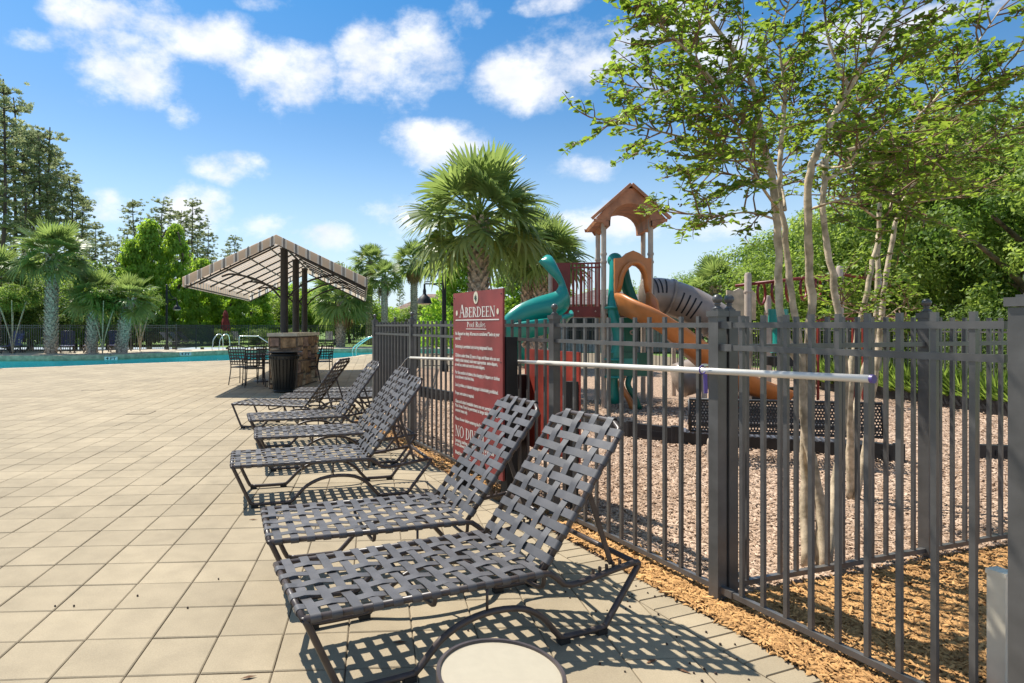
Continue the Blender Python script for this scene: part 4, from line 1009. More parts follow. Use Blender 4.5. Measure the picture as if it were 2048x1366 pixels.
# orange entrance arch and slide
pa = W(3.82, 10.30, 0)
ai = [(.235, 1.99)] + [(.205 * math.cos(math.pi * i / 10), 2.12 + .36 * math.sin(math.pi * i / 10)) for i in range(11)] + [(-.235, 1.99)]
at_ = [(.315, 2.0), (.315, 2.2), (.315, 2.4), (.315, 2.60), (.20, 2.61), (.11, 2.69), (0, 2.735), (-.11, 2.69), (-.20, 2.61), (-.315, 2.60), (-.315, 2.4), (-.315, 2.2), (-.315, 2.0)]
mb = MB()
for j in range(len(ai) - 1):
    for y, f in ((-.03, 1), (.03, -1)):
        q = [ai[j], at_[j], at_[j + 1], ai[j + 1]]; mb.add([(pa.x + x, pa.y + y, z) for x, z in q], [(0, 1, 2, 3)])
    for e in (ai, at_): mb.add([(pa.x + e[j][0], pa.y - .03, e[j][1]), (pa.x + e[j + 1][0], pa.y - .03, e[j + 1][1]), (pa.x + e[j + 1][0], pa.y + .03, e[j + 1][1]), (pa.x + e[j][0], pa.y + .03, e[j][1])], [(0, 1, 2, 3)])
mb.build('entrance_arch', orange, tw)
MB().tube([(pa.x + x * 1.07, pa.y - .03 - .13 * max(0, (z - 2.1)) / .5, z + .04) for x, z in ai], .040, 8).build('arch_hood', orange, tw, 'all')
op = [W(3.80, 10.28, 1.66), W(3.80, 10.0, 1.62), W(3.92, 9.74, 1.48), W(4.2, 9.62, 1.22), W(4.65, 9.62, .86), W(5.05, 9.7, .60), W(5.5, 9.8, .38), W(5.85, 9.9, .28), W(6.15, 9.95, .26)]
chute(op, .50, [.34, .34, .30, .28, .28, .26, .22, .20, .12], [.34, .34, .30, .28, .28, .26, .22, .2, .12], orange, 'orange_slide')
MB().lathe([(.04, 0), (.04, .78)], 10, W(4.72, 9.62, 0)).build('slide_support', tan, tw, True)
MB().lathe([(.04, 0), (.04, .30)], 10, W(5.4, 9.8, 0)).build('slide_support', maroon, tw, True)
# brown tube slide with its slots
tpth = [W(4.30, 10.95, 2.0), W(4.62, 10.95, 1.99), W(5.0, 10.9, 1.86), W(5.35, 10.8, 1.64), W(5.65, 10.7, 1.36), W(5.78, 10.75, 1.05), W(5.7, 10.95, .78), W(5.4, 11.15, .56), W(5.0, 11.2, .42)]
TPS = spline(tpth, 5)
tb_ = MB().tube(TPS, .32, 22).build('tube_slide', brown, tw, 'all')
for i in (0, 6, 17, 28):
    MB().tube([TPS[i], TPS[i] + (TPS[i + 1] - TPS[i]).normalized() * .04], .345, 22).build('flange', brown, tb_, 'all')
def slots(i0, n, ang0, ang1, gap, thick=.028):
    for q in range(n):
        i = i0 + q * gap; p = TPS[int(i)].lerp(TPS[min(len(TPS) - 1, int(i) + 1)], i - int(i)); d = (TPS[min(len(TPS) - 1, int(i) + 1)] - TPS[int(i)]).normalized()
        u_ = d.cross(Vector((0, 0, 1))).normalized(); w_ = u_.cross(d)
        mb = MB(); mb.v = []
        for j in range(8):
            t = R(ang0 + (ang1 - ang0) * j / 7); rr_ = u_ * math.cos(t) + w_ * math.sin(t)
            for s in (-thick / 2, thick / 2): mb.v.append(tuple(p + rr_ * .3235 + d * s))
        mb.f = [(2 * j, 2 * j + 1, 2 * j + 3, 2 * j + 2) for j in range(7)]
        mb.build('slot', darkslot, tb_)
slots(1.6, 3, 5, 62, 1.25); slots(8.2, 4, -45, 22, 1.35)
# green climber and lower activity panel
MB().tube(spline([W(3.60, 10.55, .1), W(3.52, 10.45, .7), W(3.62, 10.4, 1.2), W(3.54, 10.45, 1.7), W(3.60, 10.55, 2.2), W(3.66, 10.7, 2.66)], 5), [.10] * 26, 10).build('climbing_pole', teal, tw, 'all')
MB().ball(tuple(W(3.66, 10.72, 2.62)), .13, 14, 8).build('pole_dome', teal, tw, 'all')
for z in (.55, .85, 1.15, 1.45, 1.75): MB().lathe([(.10, -.02), (.17, -.01), (.18, .015), (.15, .03), (.10, .03)], 14, W(3.56, 10.44, z)).build('step', teal, tw, 'all')
MB().tube(spline([W(3.80, 10.75, 2.55), W(3.86, 10.72, 2.2), W(3.96, 10.7, 1.9), W(4.02, 10.62, 1.70)], 4), .10, 10).build('inner_slide', dgreen, tw, 'all')
MB().box(tuple(W(3.72, 10.42, 1.28)), (.34, .05, .62)).build('climbing_panel', dgreen, tw)
for x, z in ((3.62, 1.33), (3.86, 1.33)): MB().tube([W(x + .05 * math.cos(R(30 * i)), 10.385, z + .035 * math.sin(R(30 * i))) for i in range(12)], .012, 6, closed=True).build('hand_hold', tan, tw)
MB().box(tuple(W(3.82, 10.36, .78)), (.72, .035, .40)).build('activity_panel', dgreen, tw)
MB().box(tuple(W(3.76, 10.338, .80)), (.34, .006, .16)).build('panel_inset', teal, tw)
for x in (3.70, 3.82): MB().tube(spline([W(x, 10.4, .6), W(x - .06, 10.34, .42), W(x + .05, 10.3, .2), W(x + .12, 10.3, .02)], 4), .05, 8).build('lower_slide', dgreen if x > 3.75 else orange, tw, 'all')
MB().tube([W(5.55, 11.6, 2.15), W(5.55, 11.6, 1.2)], .03, 8).build('red_rail', maroon, tw); MB().tube([W(5.55, 11.6, 2.15), W(6.0, 11.3, 1.75)], .028, 8).build('red_rail', maroon, tw); MB().tube([W(5.55, 11.6, 1.95), W(6.0, 11.3, 1.55)], .028, 8).build('red_rail', maroon, tw)
for x, y in ((4.9, 12.2), (5.45, 12.4)): MB().lathe([(.045, 0), (.045, 1.5)], 10, W(x, y, 0)).build('post', tan, tw, True)

# overhead ring ladder
rl = thing('ring_ladder', (7.2, 11.4, 0), 'overhead ladder of red hoops on tan posts behind the thin pale tree trunks', 'climbing frame')
O2 = Vector(rl.location); W2 = lambda x, y, z: Vector((x, y, z)) - O2
pl = [D(1496, 545, 11.2), D(1536, 591, 12.2), D(1680, 531, 10.9), D(1757, 546, 12.2), D(1468, 585, 12.6), D(1625, 600, 12.6)]
for p in pl:
    q = p - O2; MB().lathe([(.060, -p.z), (.060, -.05), (.045, -.01), (.01, .0)], 12, q).build('post', tan, rl, True)
    MB().lathe([(.07, -.02), (.075, 0), (.07, .02)], 12, (q.x, q.y, q.z - .36)).build('clamp', tan, rl, True)
ba_, bb_ = D(1500, 568, 11.2) - O2, D(1680, 548, 10.9) - O2
for dy in (0, .5): MB().tube([ba_ + Vector((0, dy, 0)), bb_ + Vector((0, dy, 0))], .028, 8).build('beam', maroon, rl, 'all')
MB().tube([bb_, D(1757, 560, 12.2) - O2], .028, 8).build('beam', maroon, rl, 'all')
for i in range(5):
    c = ba_ + (bb_ - ba_) * (.22 + .16 * i); r = .22
    MB().tube([c + Vector((r * math.cos(t), .25 + .25 * math.cos(t), -.20 + .21 * math.sin(t))) for t in [2 * math.pi * j / 20 for j in range(20)]], .024, 7, closed=True).build('hoop', maroon, rl, 'all')
for x in (1636, 1706, 1726): 
    p = D(x, 640, 11.6) - O2; MB().bar(p, Vector((p.x, p.y, -0.0)), .035, .035).build('red_upright', maroon, rl)
MB().bar(D(1640, 640, 11.6) - O2, D(1800, 634, 11.6) - O2, .04, .05).build('red_cross_rail', maroon, rl)
MB().lathe([(.16, 1.75), (.16, 1.45), (.09, 1.38), (.09, 1.05), (.13, .95)], 14, W2(6.75, 11.0, 0)).build('talk_tube', teal, rl, True)
MB().box(tuple(W2(6.85, 11.0, .80)), (.55, .4, .16)).build('play_counter', blk, rl); MB().box(tuple(W2(6.9, 11.05, .4)), (.06, .06, .8)).build('counter_leg', blk, rl)
MB().prism([(-.3, 0), (.3, 0), (.3, .55), (.2, .64), (.08, .60), (-.04, .66), (-.16, .60), (-.3, .62)], -.02, .02).xform(Matrix.Translation(D(1482, 640, 12.4) - O2) @ Matrix.Rotation(R(90), 4, 'X')).build('wavy_panel', mat('play_cream', (.62, .52, .36), .5), rl)

# black edging boards, bench
edg = mat('edging_black', (.014, .014, .016), .5, var=.2, scale=5)
def edging(a, b, lb, hh=.20):
    a, b = Vector(a), Vector(b); d = b - a; L_ = d.length; t = thing('edging_board', a, lb, 'edging board', math.atan2(d.y, d.x), 'black plastic edging boards')
    MB().box((L_ / 2, 0, hh / 2), (L_ - .02, .09, hh)).build('board', edg, t); MB().box((L_ / 2, -.048, hh * .5), (L_ - .3, .012, hh * .36)).build('recess', darkslot, t)
    MB().lathe([(.055, 0), (.055, hh + .02)], 10, (L_ - .01, 0, 0)).build('pin', edg, t)
ep = [G(840, 792), G(940, 812), G(1060, 834), G(1160, 853), G(1262, 876), G(1352, 888)]
en_ = ['black edging board behind the far end of the fence', 'black edging board behind the rules sign', 'black edging board behind the red sign board', 'black edging board below the activity panel', 'black edging board joining the ribbed ramp']
for i in range(len(ep) - 1): edging(ep[i], ep[i + 1], en_[i])
rm = thing('ribbed_ramp', (G(1352, 888) + G(1752, 918)) / 2, 'low black ramp with a ribbed grey top behind the perforated bench', 'ramp', math.atan2(*reversed((G(1752, 918) - G(1352, 888)).xy)))
rl_ = (G(1752, 918) - G(1352, 888)).length
MB().box((0, .12, .075), (rl_, .30, .15)).build('body', edg, rm)
rib = mat('ramp_ribs', (.10, .10, .115), .4)
me = MB().box((0, .12, .156), (.028, .30, .012)).mesh('rib', rib)
for i in range(int(rl_ * .8 / .055)): link('rib', me, rm, (-rl_ / 2 + .1 + .055 * i, 0, 0))
edging(G(1745, 921), G(1800, 930), 'short black edging end beside the perforated bench')
edging(G(1952, 918), G(2130, 925), 'black edging board at the right behind the corner fence', .16)
for i in range(6):
    a, b = Vector((9.35 + .03 * i, 13.6 - 1.35 * i, 0)), Vector((9.38 + .03 * i, 13.6 - 1.35 * (i + 1), 0))
    edging(a, b, ['black edging board by the strap leaved plants, farthest one', 'black edging board by the strap leaved plants, next to farthest', 'black edging board by the strap leaved plants, third one', 'black edging board by the strap leaved plants, fourth one', 'black edging board by the strap leaved plants, fifth one', 'black edging board by the strap leaved plants, last one'][i], .24)
edging(G(1480, 800), G(1620, 792), 'black edging board beyond the orange slide end')
bA, bB = D(1380, 834, 6.35), D(1768, 840, 5.98); bd = bB - bA
bch = thing('perforated_bench', (bA + bd / 2).xy.to_3d(), 'black perforated metal bench on tan pipe legs among the tree trunks', 'bench', math.atan2(bd.y, bd.x))
BLg = bd.length; z0, z1 = .335, .665
def perforated(name, L_, z0, z1, y, parent, m, lean=0.0, n=62, rows=11, flat=False):
    """a plate with staggered diamond holes"""
    mb = MB(); sx, sz = L_ / n, (z1 - z0) / rows
    for r_ in range(rows):
        for c_ in range(n):
            ox = -L_ / 2 + (c_ + .5) * sx + (sx / 2 if r_ % 2 else 0); oz = z0 + (r_ + .5) * sz
            h_ = .30
            O_ = [(ox - sx / 2, oz - sz / 2), (ox + sx / 2, oz - sz / 2), (ox + sx / 2, oz + sz / 2), (ox - sx / 2, oz + sz / 2)]
            I_ = [(ox - sx * h_, oz - sz * .12), (ox + sx * .0, oz - sz * .42), (ox + sx * h_, oz - sz * .0), (ox + sx * .0, oz + sz * .42)]
            P_ = [O_[0], O_[1], O_[2], O_[3], (ox, oz - sz * .36), (ox + sx * .33, oz), (ox, oz + sz * .36), (ox - sx * .33, oz)]
            v = [(x, y + lean * (z - z0), z) if not flat else (x, z, y) for x, z in P_]
            mb.add(v, [(0, 1, 4), (1, 5, 4), (1, 2, 5), (2, 6, 5), (2, 3, 6), (3, 7, 6), (3, 0, 7), (0, 4, 7)])
    return mb.build(name, m, parent)
perforated('backrest', BLg, z0, z1, 0, bch, edg, .10)
for z in (z0, z1): MB().tube([(-BLg / 2, .10 * (z - z0), z), (BLg / 2, .10 * (z - z0), z)], .016, 7).build('back_edge', edg, bch, 'all')
for x in (-BLg / 2, BLg / 2): MB().tube([(x, 0, z0), (x, .033, z1)], .016, 7).build('back_edge', edg, bch, 'all')
perforated('seat', BLg, .10, .50, .40, bch, edg, flat=True, rows=9)
for z in (.10, .50): MB().tube([(-BLg / 2, z, .40), (BLg / 2, z, .40)], .014, 7).build('seat_edge', edg, bch, 'all')
for x in (-BLg / 2 + .20, BLg / 2 - .28):
    MB().tube(spline([(x - .04, -.12, 0), (x - .04, -.12, .20), (x - .03, -.10, .26), (x + .02, -.045, .33), (x + .03, -.03, .5), (x + .03, -.01, .66)], 4), .026, 9).build('leg', tan, bch, 'all')
    MB().tube([(x + .02, -.05, .32), (x + .02, .45, .385)], .022, 8).build('seat_arm', tan, bch, 'all')

# ------------------------------------------------------------------ buildings beyond the trees
def house(p, w, d, eave, peak, lb, wallm, roofm_, rz=0.0, wins=()):
    t = thing('house', p, lb, 'house', rz)
    MB().box((0, 0, eave / 2), (w, d, eave)).build('wall', wallm, t)
    o = .45; a = [(-w / 2 - o, -d / 2 - o, eave), (w / 2 + o, -d / 2 - o, eave), (w / 2 + o, d / 2 + o, eave), (-w / 2 - o, d / 2 + o, eave), (-w / 2 + d / 2, 0, peak), (w / 2 - d / 2, 0, peak)]
    MB().add(a, [(0, 1, 5, 4), (1, 2, 5), (2, 3, 4, 5), (3, 0, 4), (3, 2, 1, 0)]).build('roof', roofm_, t)
    for x, z, ww, hh in wins:
        wn_ = MB().box((x, -d / 2 - .02, z), (ww, .06, hh)).build('window', mat('window_dark', (.03, .035, .04), .15), t)
        for k in (-1, 0, 1): MB().box((x + k * ww / 3, -d / 2 - .06, z), (.05, .03, hh)).build('muntin', mat('muntin', (.10, .10, .10), .5), wn_)
        MB().box((x, -d / 2 - .062, z), (ww, .03, .05)).build('muntin', mat('muntin', (.10, .10, .10), .5), wn_)
house((3.6, 62, 0), 11.5, 8, 2.6, 4.7, 'distant house with a low brown hip roof behind the palms', mat('stucco', (.55, .47, .36), .9), mat('shingle', (.26, .17, .13), .9, var=.2, scale=3), wins=((-3, 1.4, 1.4, 1.3), (1, 1.4, 1.4, 1.3)))
house((11.6, 36, 0), 7.0, 6, 2.6, 3.6, 'grey building with gridded windows behind the play tower', mat('grey_siding', (.30, .29, .29), .9), mat('shingle_grey', (.16, .14, .13), .9, var=.2, scale=3), wins=((-2.1, 1.2, 1.6, 1.3), (.4, 1.2, 1.6, 1.3)))

# ------------------------------------------------------------------ vegetation
bark = mat('bark', (.16, .115, .085), .95, var=.35, scale=14, bump=.8, bscale=20)
pinebark = mat('pine_bark', (.105, .075, .058), .95, var=.35, scale=6, bump=.8, bscale=9)
palmbark = mat('palm_bark', (.56, .46, .36), .95, var=.30, scale=12, bump=.8, bscale=25)
cmbark = mat('myrtle_bark', (.64, .51, .35), .8, var=.25, scale=16, bump=.5, bscale=30, col2=(.30, .235, .15), detail=6.0)
lf_oak = leafmat('leaf_oak', (.070, .135, .024), (.27, .36, .075), .50)
lf_dark = leafmat('leaf_dark', (.045, .090, .020), (.18, .25, .06), .45)
lf_bright = leafmat('leaf_bright', (.13, .235, .026), (.36, .50, .075), .55)
lf_pine = leafmat('leaf_pine', (.12, .155, .075), (.32, .35, .17), .5)
lf_cm = leafmat('leaf_myrtle', (.065, .13, .018), (.25, .34, .052), .50, rough=.40)
lf_palm = leafmat('leaf_palm', (.075, .125, .032), (.26, .33, .095), .45, rough=.42, spec=.4)
lf_palmdead = leafmat('leaf_palm_dead', (.20, .12, .05), (.38, .25, .12), .3)
def crown_mesh(name, seed, rad, n_cl, n_lf, leaf, m, cr=.30, shape='ball', elong=1.7, flat=.0, tsd=.17):
    r = np.random.default_rng(seed); rad = np.array(rad, float)
    u = r.normal(size=(n_cl, 3)); u /= np.linalg.norm(u, axis=1, keepdims=True)
    q = r.random(n_cl) ** .42
    if shape == 'ball': c = u * q[:, None] * rad
    else:                                                    # a cone on its base, for cypress
        h = r.random(n_cl) ** 1.35; a = r.random(n_cl) * 2 * np.pi; rr_ = (1 - h) ** .8 * (.25 + .75 * r.random(n_cl) ** .5) + .04
        c = np.stack([np.cos(a) * rr_ * rad[0], np.sin(a) * rr_ * rad[1], (h * 2 - 1) * rad[2]], 1)
    k = n_lf // n_cl; n = n_cl * k
    cs = r.uniform(.6, 1.35, n_cl) * cr
    off = r.normal(size=(n, 3)); off /= np.linalg.norm(off, axis=1, keepdims=True); off *= (r.random(n) ** .45)[:, None]
    off *= np.repeat(cs, k)[:, None]; off[:, 2] *= (1 - flat) if shape == 'ball' else .55
    if shape != 'ball': off[:, :2] *= 1.35
    p = np.repeat(c, k, 0) + off
    nn = off / (np.linalg.norm(off, axis=1, keepdims=True) + 1e-6) + .5 * r.normal(size=(n, 3)) + np.array([0, 0, .55])
    t = np.repeat(r.normal(.46, tsd, n_cl), k) + r.normal(0, .16, n)
    return leaves(name, p, nn, r.uniform(.7, 1.3, n) * leaf, t, m, elong, rng=r)
def trunk_mesh(name, h, r0, r1, m, seed, limbs=5, spread=.6, lean=.15, z_l=.45):
    r = random.Random(seed); mb = MB(); pts = [(0, 0, -.1)]
    for i in range(1, 6): pts.append((r.uniform(-lean, lean) * i / 5, r.uniform(-lean, lean) * i / 5, h * i / 5))
    P = spline(pts, 3); mb.tube(P, [r0 + (r1 - r0) * i / (len(P) - 1) for i in range(len(P))], 9)
    for k in range(limbs):
        z = h * r.uniform(z_l, .95); b = P[min(len(P) - 1, int(z / h * (len(P) - 1)))]; a = r.uniform(0, 6.28); L_ = h * spread * r.uniform(.5, 1)
        e = [b, b + Vector((math.cos(a) * L_ * .4, math.sin(a) * L_ * .4, L_ * .25)), b + Vector((math.cos(a) * L_, math.sin(a) * L_, L_ * .55))]
        mb.tube(spline(e, 3), [r1 * (.75 - .08 * i) for i in range(7)], 6)
    return mb.mesh(name, m, 'all')
OAK = [crown_mesh('crown', 10 + i, (1, 1, .80), 165, 24000, .040, lf_oak, .165, tsd=.27) for i in range(3)]
DRK = [crown_mesh('crown', 20 + i, (1, 1, .85), 170, 12000, .060, lf_dark, .21) for i in range(2)]
BRT = [crown_mesh('crown', 30 + i, (1, 1, 1), 170, 10500, .085, lf_bright, .16, 'cone') for i in range(3)]
MID = [crown_mesh('crown', 40 + i, (1, 1, .85), 160, 9000, .080, lf_bright if i else lf_oak, .22) for i in range(2)]
TRK0 = [trunk_mesh('trunk', 1.0, .022, .006, bark, 66, 0)]
TRK = [trunk_mesh('trunk', 1.0, .055, .028, bark, 60 + i) for i in range(3)]
def tree(name, p, crown, rx, rz, zc, lb, cat, grp, th=None, k=0, rot=None):
    t = thing(name, p, lb, cat, random.uniform(0, 6.28) if rot is None else rot, grp)
    c = link('crown', crown, t, (0, 0, zc)); c.scale = (rx, rx * random.uniform(.9, 1.1), rz)
    h = th or zc; o = link('trunk', TRK0[0] if name == 'cypress_tree' else TRK[k % 3], t); o.scale = (h * 1.1, h * 1.1, h)
    return t
# dense trees to the right, beyond the playground
rt_ = [(1905, 15.5, 2.7, 2.7, 4.4, 'big round tree with dense glossy foliage behind the corner fence'), (2080, 13.0, 2.6, 2.5, 3.9, 'dense green tree behind the large end post'), (1760, 17.5, 2.6, 2.4, 3.3, 'leafy tree directly behind the tan ladder posts'),
       (1610, 21, 2.9, 2.2, 3.0, 'leafy tree behind the red hoops'), (1520, 27, 3.2, 2.2, 3.1, 'lower leafy tree right of the small palm'), (1990, 21, 4.0, 3.6, 5.4, 'tall tree topping the green wall behind the fence'), (1830, 25, 4.0, 3.0, 4.4, 'tree filling the gap between the tall trees at the back'),
       (1690, 30, 4.2, 2.9, 4.1, 'rear tree over the hoop ladder'), (2200, 17, 3.2, 3.4, 4.5, 'tree at the end of the green wall'), (1440, 34, 3.4, 2.0, 2.6, 'low tree behind the brown tube slide'), (1330, 40, 3.8, 2.1, 2.7, 'low tree seen past the orange slide')]
for i, (x, Z, rx, rz, zc, lb) in enumerate(rt_): tree('broadleaf_tree', ((x - CX) / F * Z, Z, 0), OAK[i % 3], rx, rz / .8, zc, lb, 'tree', 'leafy trees beyond the playground', k=i)
for i, (x, Z, r_) in enumerate(((1640, 22.5, 1.3), (1760, 22.6, 1.4), (1860, 15.5, 1.1), (1950, 13.5, 1.1), (2040, 11.8, 1.0), (1540, 22.6, 1.2))):
    tree('shrub', ((x - CX) / F * Z, Z, 0), DRK[i % 2], r_, r_ * 1.1, r_ * .85, ['dark shrub behind the back fence below the hoops', 'dark shrub behind the back fence below the ladder posts', 'dark shrub beyond the strap leaved plants, first', 'dark shrub beyond the strap leaved plants, second', 'dark shrub behind the large end post', 'dark shrub behind the back fence near the talk tube'][i], 'shrub', 'shrubs behind the playground fence')
# behind the far fence of the pool
ld = [(20, 36, 3.0, 2.7, 2.6), (150, 37.5, 2.6, 2.2, 2.4), (-70, 36, 2.6, 3.0, 3.0), (215, 38.5, 2.3, 2.0, 2.1), (60, 41, 3.4, 3.0, 3.4), (300, 44, 2.2, 1.2, 1.3), (100, 35.2, 1.8, 1.6, 1.7), (165, 42, 3.0, 3.0, 3.6), (225, 43, 2.4, 2.4, 2.8)]
for i, (x, Z, rx, rz, zc) in enumerate(ld): tree('dark_shrub_tree', ((x - CX) / F * Z, Z, 0), (DRK[i % 2] if i in (0, 2, 3, 6) else MID[0]), rx, rz, zc, ['dark bushy tree behind the fence at the tallest palm', 'bushy tree behind the fence between palm trunks', 'bushy tree at the far end of the pool fence', 'bushy tree behind the leaning palm', 'taller bushy tree rising behind the palm heads', 'low dark bush on the lawn behind the lamp post', 'dark bush pressed against the fence by the tallest palm', 'light green tree rising right of the tallest palm head', 'light green tree between the palms and the pointed cypresses'][i], 'tree', 'bushy trees behind the pool fence', k=i)
cy = [(300, 46, 2.6, 4.4, 'bright green cypress with the tallest pointed top'), (350, 47, 2.4, 4.3, 'bright green pointed cypress next to the tallest one'), (262, 45, 2.2, 3.6, 'bright green cypress beside the palms'), (405, 49, 2.4, 3.1, 'bright green cypress under the canopy edge'), (455, 50, 2.2, 2.9, 'bright green cypress behind the closed umbrella'),
      (505, 52, 2.5, 3.0, 'bright green cypress left of the black columns'), (915, 31, 2.0, 2.6, 'bright green cypress behind the lamp post and sign'), (1022, 34, 2.2, 2.1, 'bright green bushy cypress behind the teal slide'), (1105, 36, 2.3, 2.1, 'bright green bushy cypress behind the red railing')]
for i, (x, Z, rx, hz_, lb) in enumerate(cy): tree('cypress_tree', ((x - CX) / F * Z, Z, 0), BRT[i % 3], rx, hz_, hz_ + .5, lb, 'tree', 'bright green cypresses', th=hz_ * 2, k=i)
md = [(560, 56, 3.0, 2.4, 2.4), (620, 58, 3.2, 2.4, 2.6), (700, 52, 2.8, 2.2, 2.3), (760, 54, 2.6, 1.8, 1.9), (840, 50, 2.4, 1.7, 1.8), (545, 62, 3.5, 3.2, 3.4), (660, 64, 3.6, 3.0, 3.2), (1180, 48, 3.4, 2.2, 2.3), (1090, 52, 3.2, 2.0, 2.2), (980, 45, 2.8, 2.0, 2.0), (1250, 46, 3.0, 1.9, 2.2), (420, 60, 3.4, 2.6, 3.0), (900, 56, 3.2, 2.2, 2.2)]
for i, (x, Z, rx, rz, zc) in enumerate(md): tree('broadleaf_tree', ((x - CX) / F * Z, Z, 0), MID[i % 2], rx, rz, zc, 'leafy green tree in the wood edge beyond the pool lawn', 'tree', 'trees of the wood edge beyond the lawn', k=i)
for x, Z in ((265, 43.5), (430, 45), (520, 46.5), (585, 47)):
    tree('clipped_bush', ((x - CX) / F * Z, Z, 0), DRK[0], 1.3, .7, .6, 'low round bush on the lawn beyond the pool fence', 'bush', 'low bushes on the pool lawn')

# pines
def pine_meshes(seed):
    r = np.random.default_rng(seed); rr_ = random.Random(seed); mb = MB(); P = [(rr_.uniform(-.0022, .0022) * i, rr_.uniform(-.0022, .0022) * i, i / 6 - .02) for i in range(7)]
    P = spline(P, 3); mb.tube(P, [.0105 * (1 - .75 * i / (len(P) - 1)) for i in range(len(P))], 7)
    pos, nr, ax, tn = [], [], [], []
    for b in range(48):
        h = .42 + .58 * (b / 47) ** .9 + rr_.uniform(-.02, .02); h = min(h, .995); a = rr_.uniform(0, 6.28); L_ = (.105 * (1 - ((h - .62) / .55) ** 2) + .028) * rr_.uniform(.55, 1.15); L_ = max(.025, L_)
        base = P[min(len(P) - 1, int(h * (len(P) - 1)))]; up = rr_.uniform(.05, .5)
        tip = base + Vector((math.cos(a) * L_, math.sin(a) * L_, L_ * up)); m_ = base.lerp(tip, .5) + Vector((0, 0, L_ * .06))
        mb.tube([base, m_, tip], [.0017, .0012, .0006], 4)
        for q in range(7):
            c = base.lerp(tip, .30 + .55 * rr_.random()) + Vector((rr_.gauss(0, .016), rr_.gauss(0, .016), rr_.gauss(.005, .011)))
            tt_ = rr_.gauss(.45, .2)
            for w in range(15):
                d = r.normal(size=3); d[2] = abs(d[2]) * .8 + .1; d /= np.linalg.norm(d)
                pos.append(np.array(c) + d * .009); ax.append(d); nr.append(r.normal(size=3)); tn.append(tt_ + r.normal(0, .12))
    n = len(pos)
    cm = leaves('crown', np.array(pos), np.array(nr), r.uniform(.012, .020, n), np.array(tn), lf_pine, 3.4, .15, axis=np.array(ax), rng=r)
    return mb.mesh('trunk', pinebark, 'all'), cm
PIN = [pine_meshes(80 + i) for i in range(4)]
pines = [(-30, 52, 20), (8, 50, 22.5), (30, 57, 23.5), (48, 54, 20), (66, 61, 22), (78, 56, 19.5), (98, 58, 21.0), (112, 63, 20.5), (140, 60, 17.0), (165, 64, 15.5), (155, 70, 17.5), (192, 66, 13), (215, 72, 12.5), (268, 70, 16.5), (255, 76, 14), (305, 74, 14.5), (325, 72, 17.2), (342, 78, 16.5), (362, 74, 16), (386, 72, 17), (398, 78, 15), (415, 76, 13.8), (470, 80, 13.8), (455, 84, 12.5), (505, 82, 12.5), (520, 86, 12), (535, 90, 9.5), (680, 92, 11.5), (690, 90, 9), (-60, 50, 23), (560, 92, 9), (600, 94, 8.5), (640, 92, 9), (720, 95, 9.5), (760, 92, 8.5), (800, 95, 8), (288, 68, 12), (235, 66, 11)] + [(-20 + 40 * k, 72 + (k * 7) % 13, 15.0 + (k * 5) % 4 - .6 * k) for k in range(6)] + [(258 + 19 * k, 82 + (k * 5) % 9, 13.5 - .25 * k) for k in range(15)]
for i, (x, Z, hh) in enumerate(pines):
    t = thing('pine_tree', ((x - CX) / F * Z, Z, 0), 'tall slender dark pine in the wood behind the pool' if x < 240 else 'pine standing far off above the wood edge', 'tree', random.uniform(0, 6.28), 'tall pines left of the pool' if x < 240 else 'far pines above the wood edge')
    tm, cm = PIN[i % 4]; o = link('trunk', tm, t); o.scale = (hh * .95, hh * .95, hh); c = link('crown', cm, t); c.scale = (hh * .95, hh * .95, hh)

# palms
def frond_mesh(name, seed, m, droop=.35, ns=26, span=112, L=.74, pet=.86):
    r = random.Random(seed); mb = MB(); tint = []
    mb.tube([(0, 0, 0), (pet * .5, 0, .05), (pet, 0, .03)], [.030, .020, .014], 4); tint += [.75] * len(mb.v)
    for i in range(ns):
        a = R(-span + 2 * span * i / (ns - 1) + r.uniform(-2, 2)); l = L * (1 - .30 * (abs(a) / R(span)) ** 1.5) * r.uniform(.9, 1.05); w = .036
        d = Vector((math.cos(a), math.sin(a), 0)); s = Vector((-math.sin(a), math.cos(a), 0)); b = Vector((pet - .04 + .12 * math.cos(a), .10 * math.sin(a), .03))
        tilt = .10 * (1 if i % 2 else -1); dr = droop * r.uniform(.7, 1.5); vs = []
        for k, (u, ww) in enumerate(((0, .35), (.35, 1.), (.65, .85), (.85, .5), (1.0, .06))):
            c = b + d * (l * u) + Vector((0, 0, .14 * abs(math.sin(a)) * u - dr * l * u ** 2.6)); vs += [c - s * w * ww + Vector((0, 0, tilt * w)), c + s * w * ww - Vector((0, 0, tilt * w))]
        mb.add(vs, [(2 * k, 2 * k + 1, 2 * k + 3, 2 * k + 2) for k in range(4)]); tint += [min(1, max(0, r.gauss(.45, .2)))] * 10
    me = mb.mesh(name, m); me.attributes.new('tint', 'FLOAT', 'POINT').data.foreach_set('value', np.array(tint, np.float32)); return me
FR = [frond_mesh('frond', 200 + i, lf_palm, .10 + .20 * i) for i in range(3)]
FD_ = frond_mesh('dead_frond', 210, lf_palmdead, .5, 22)
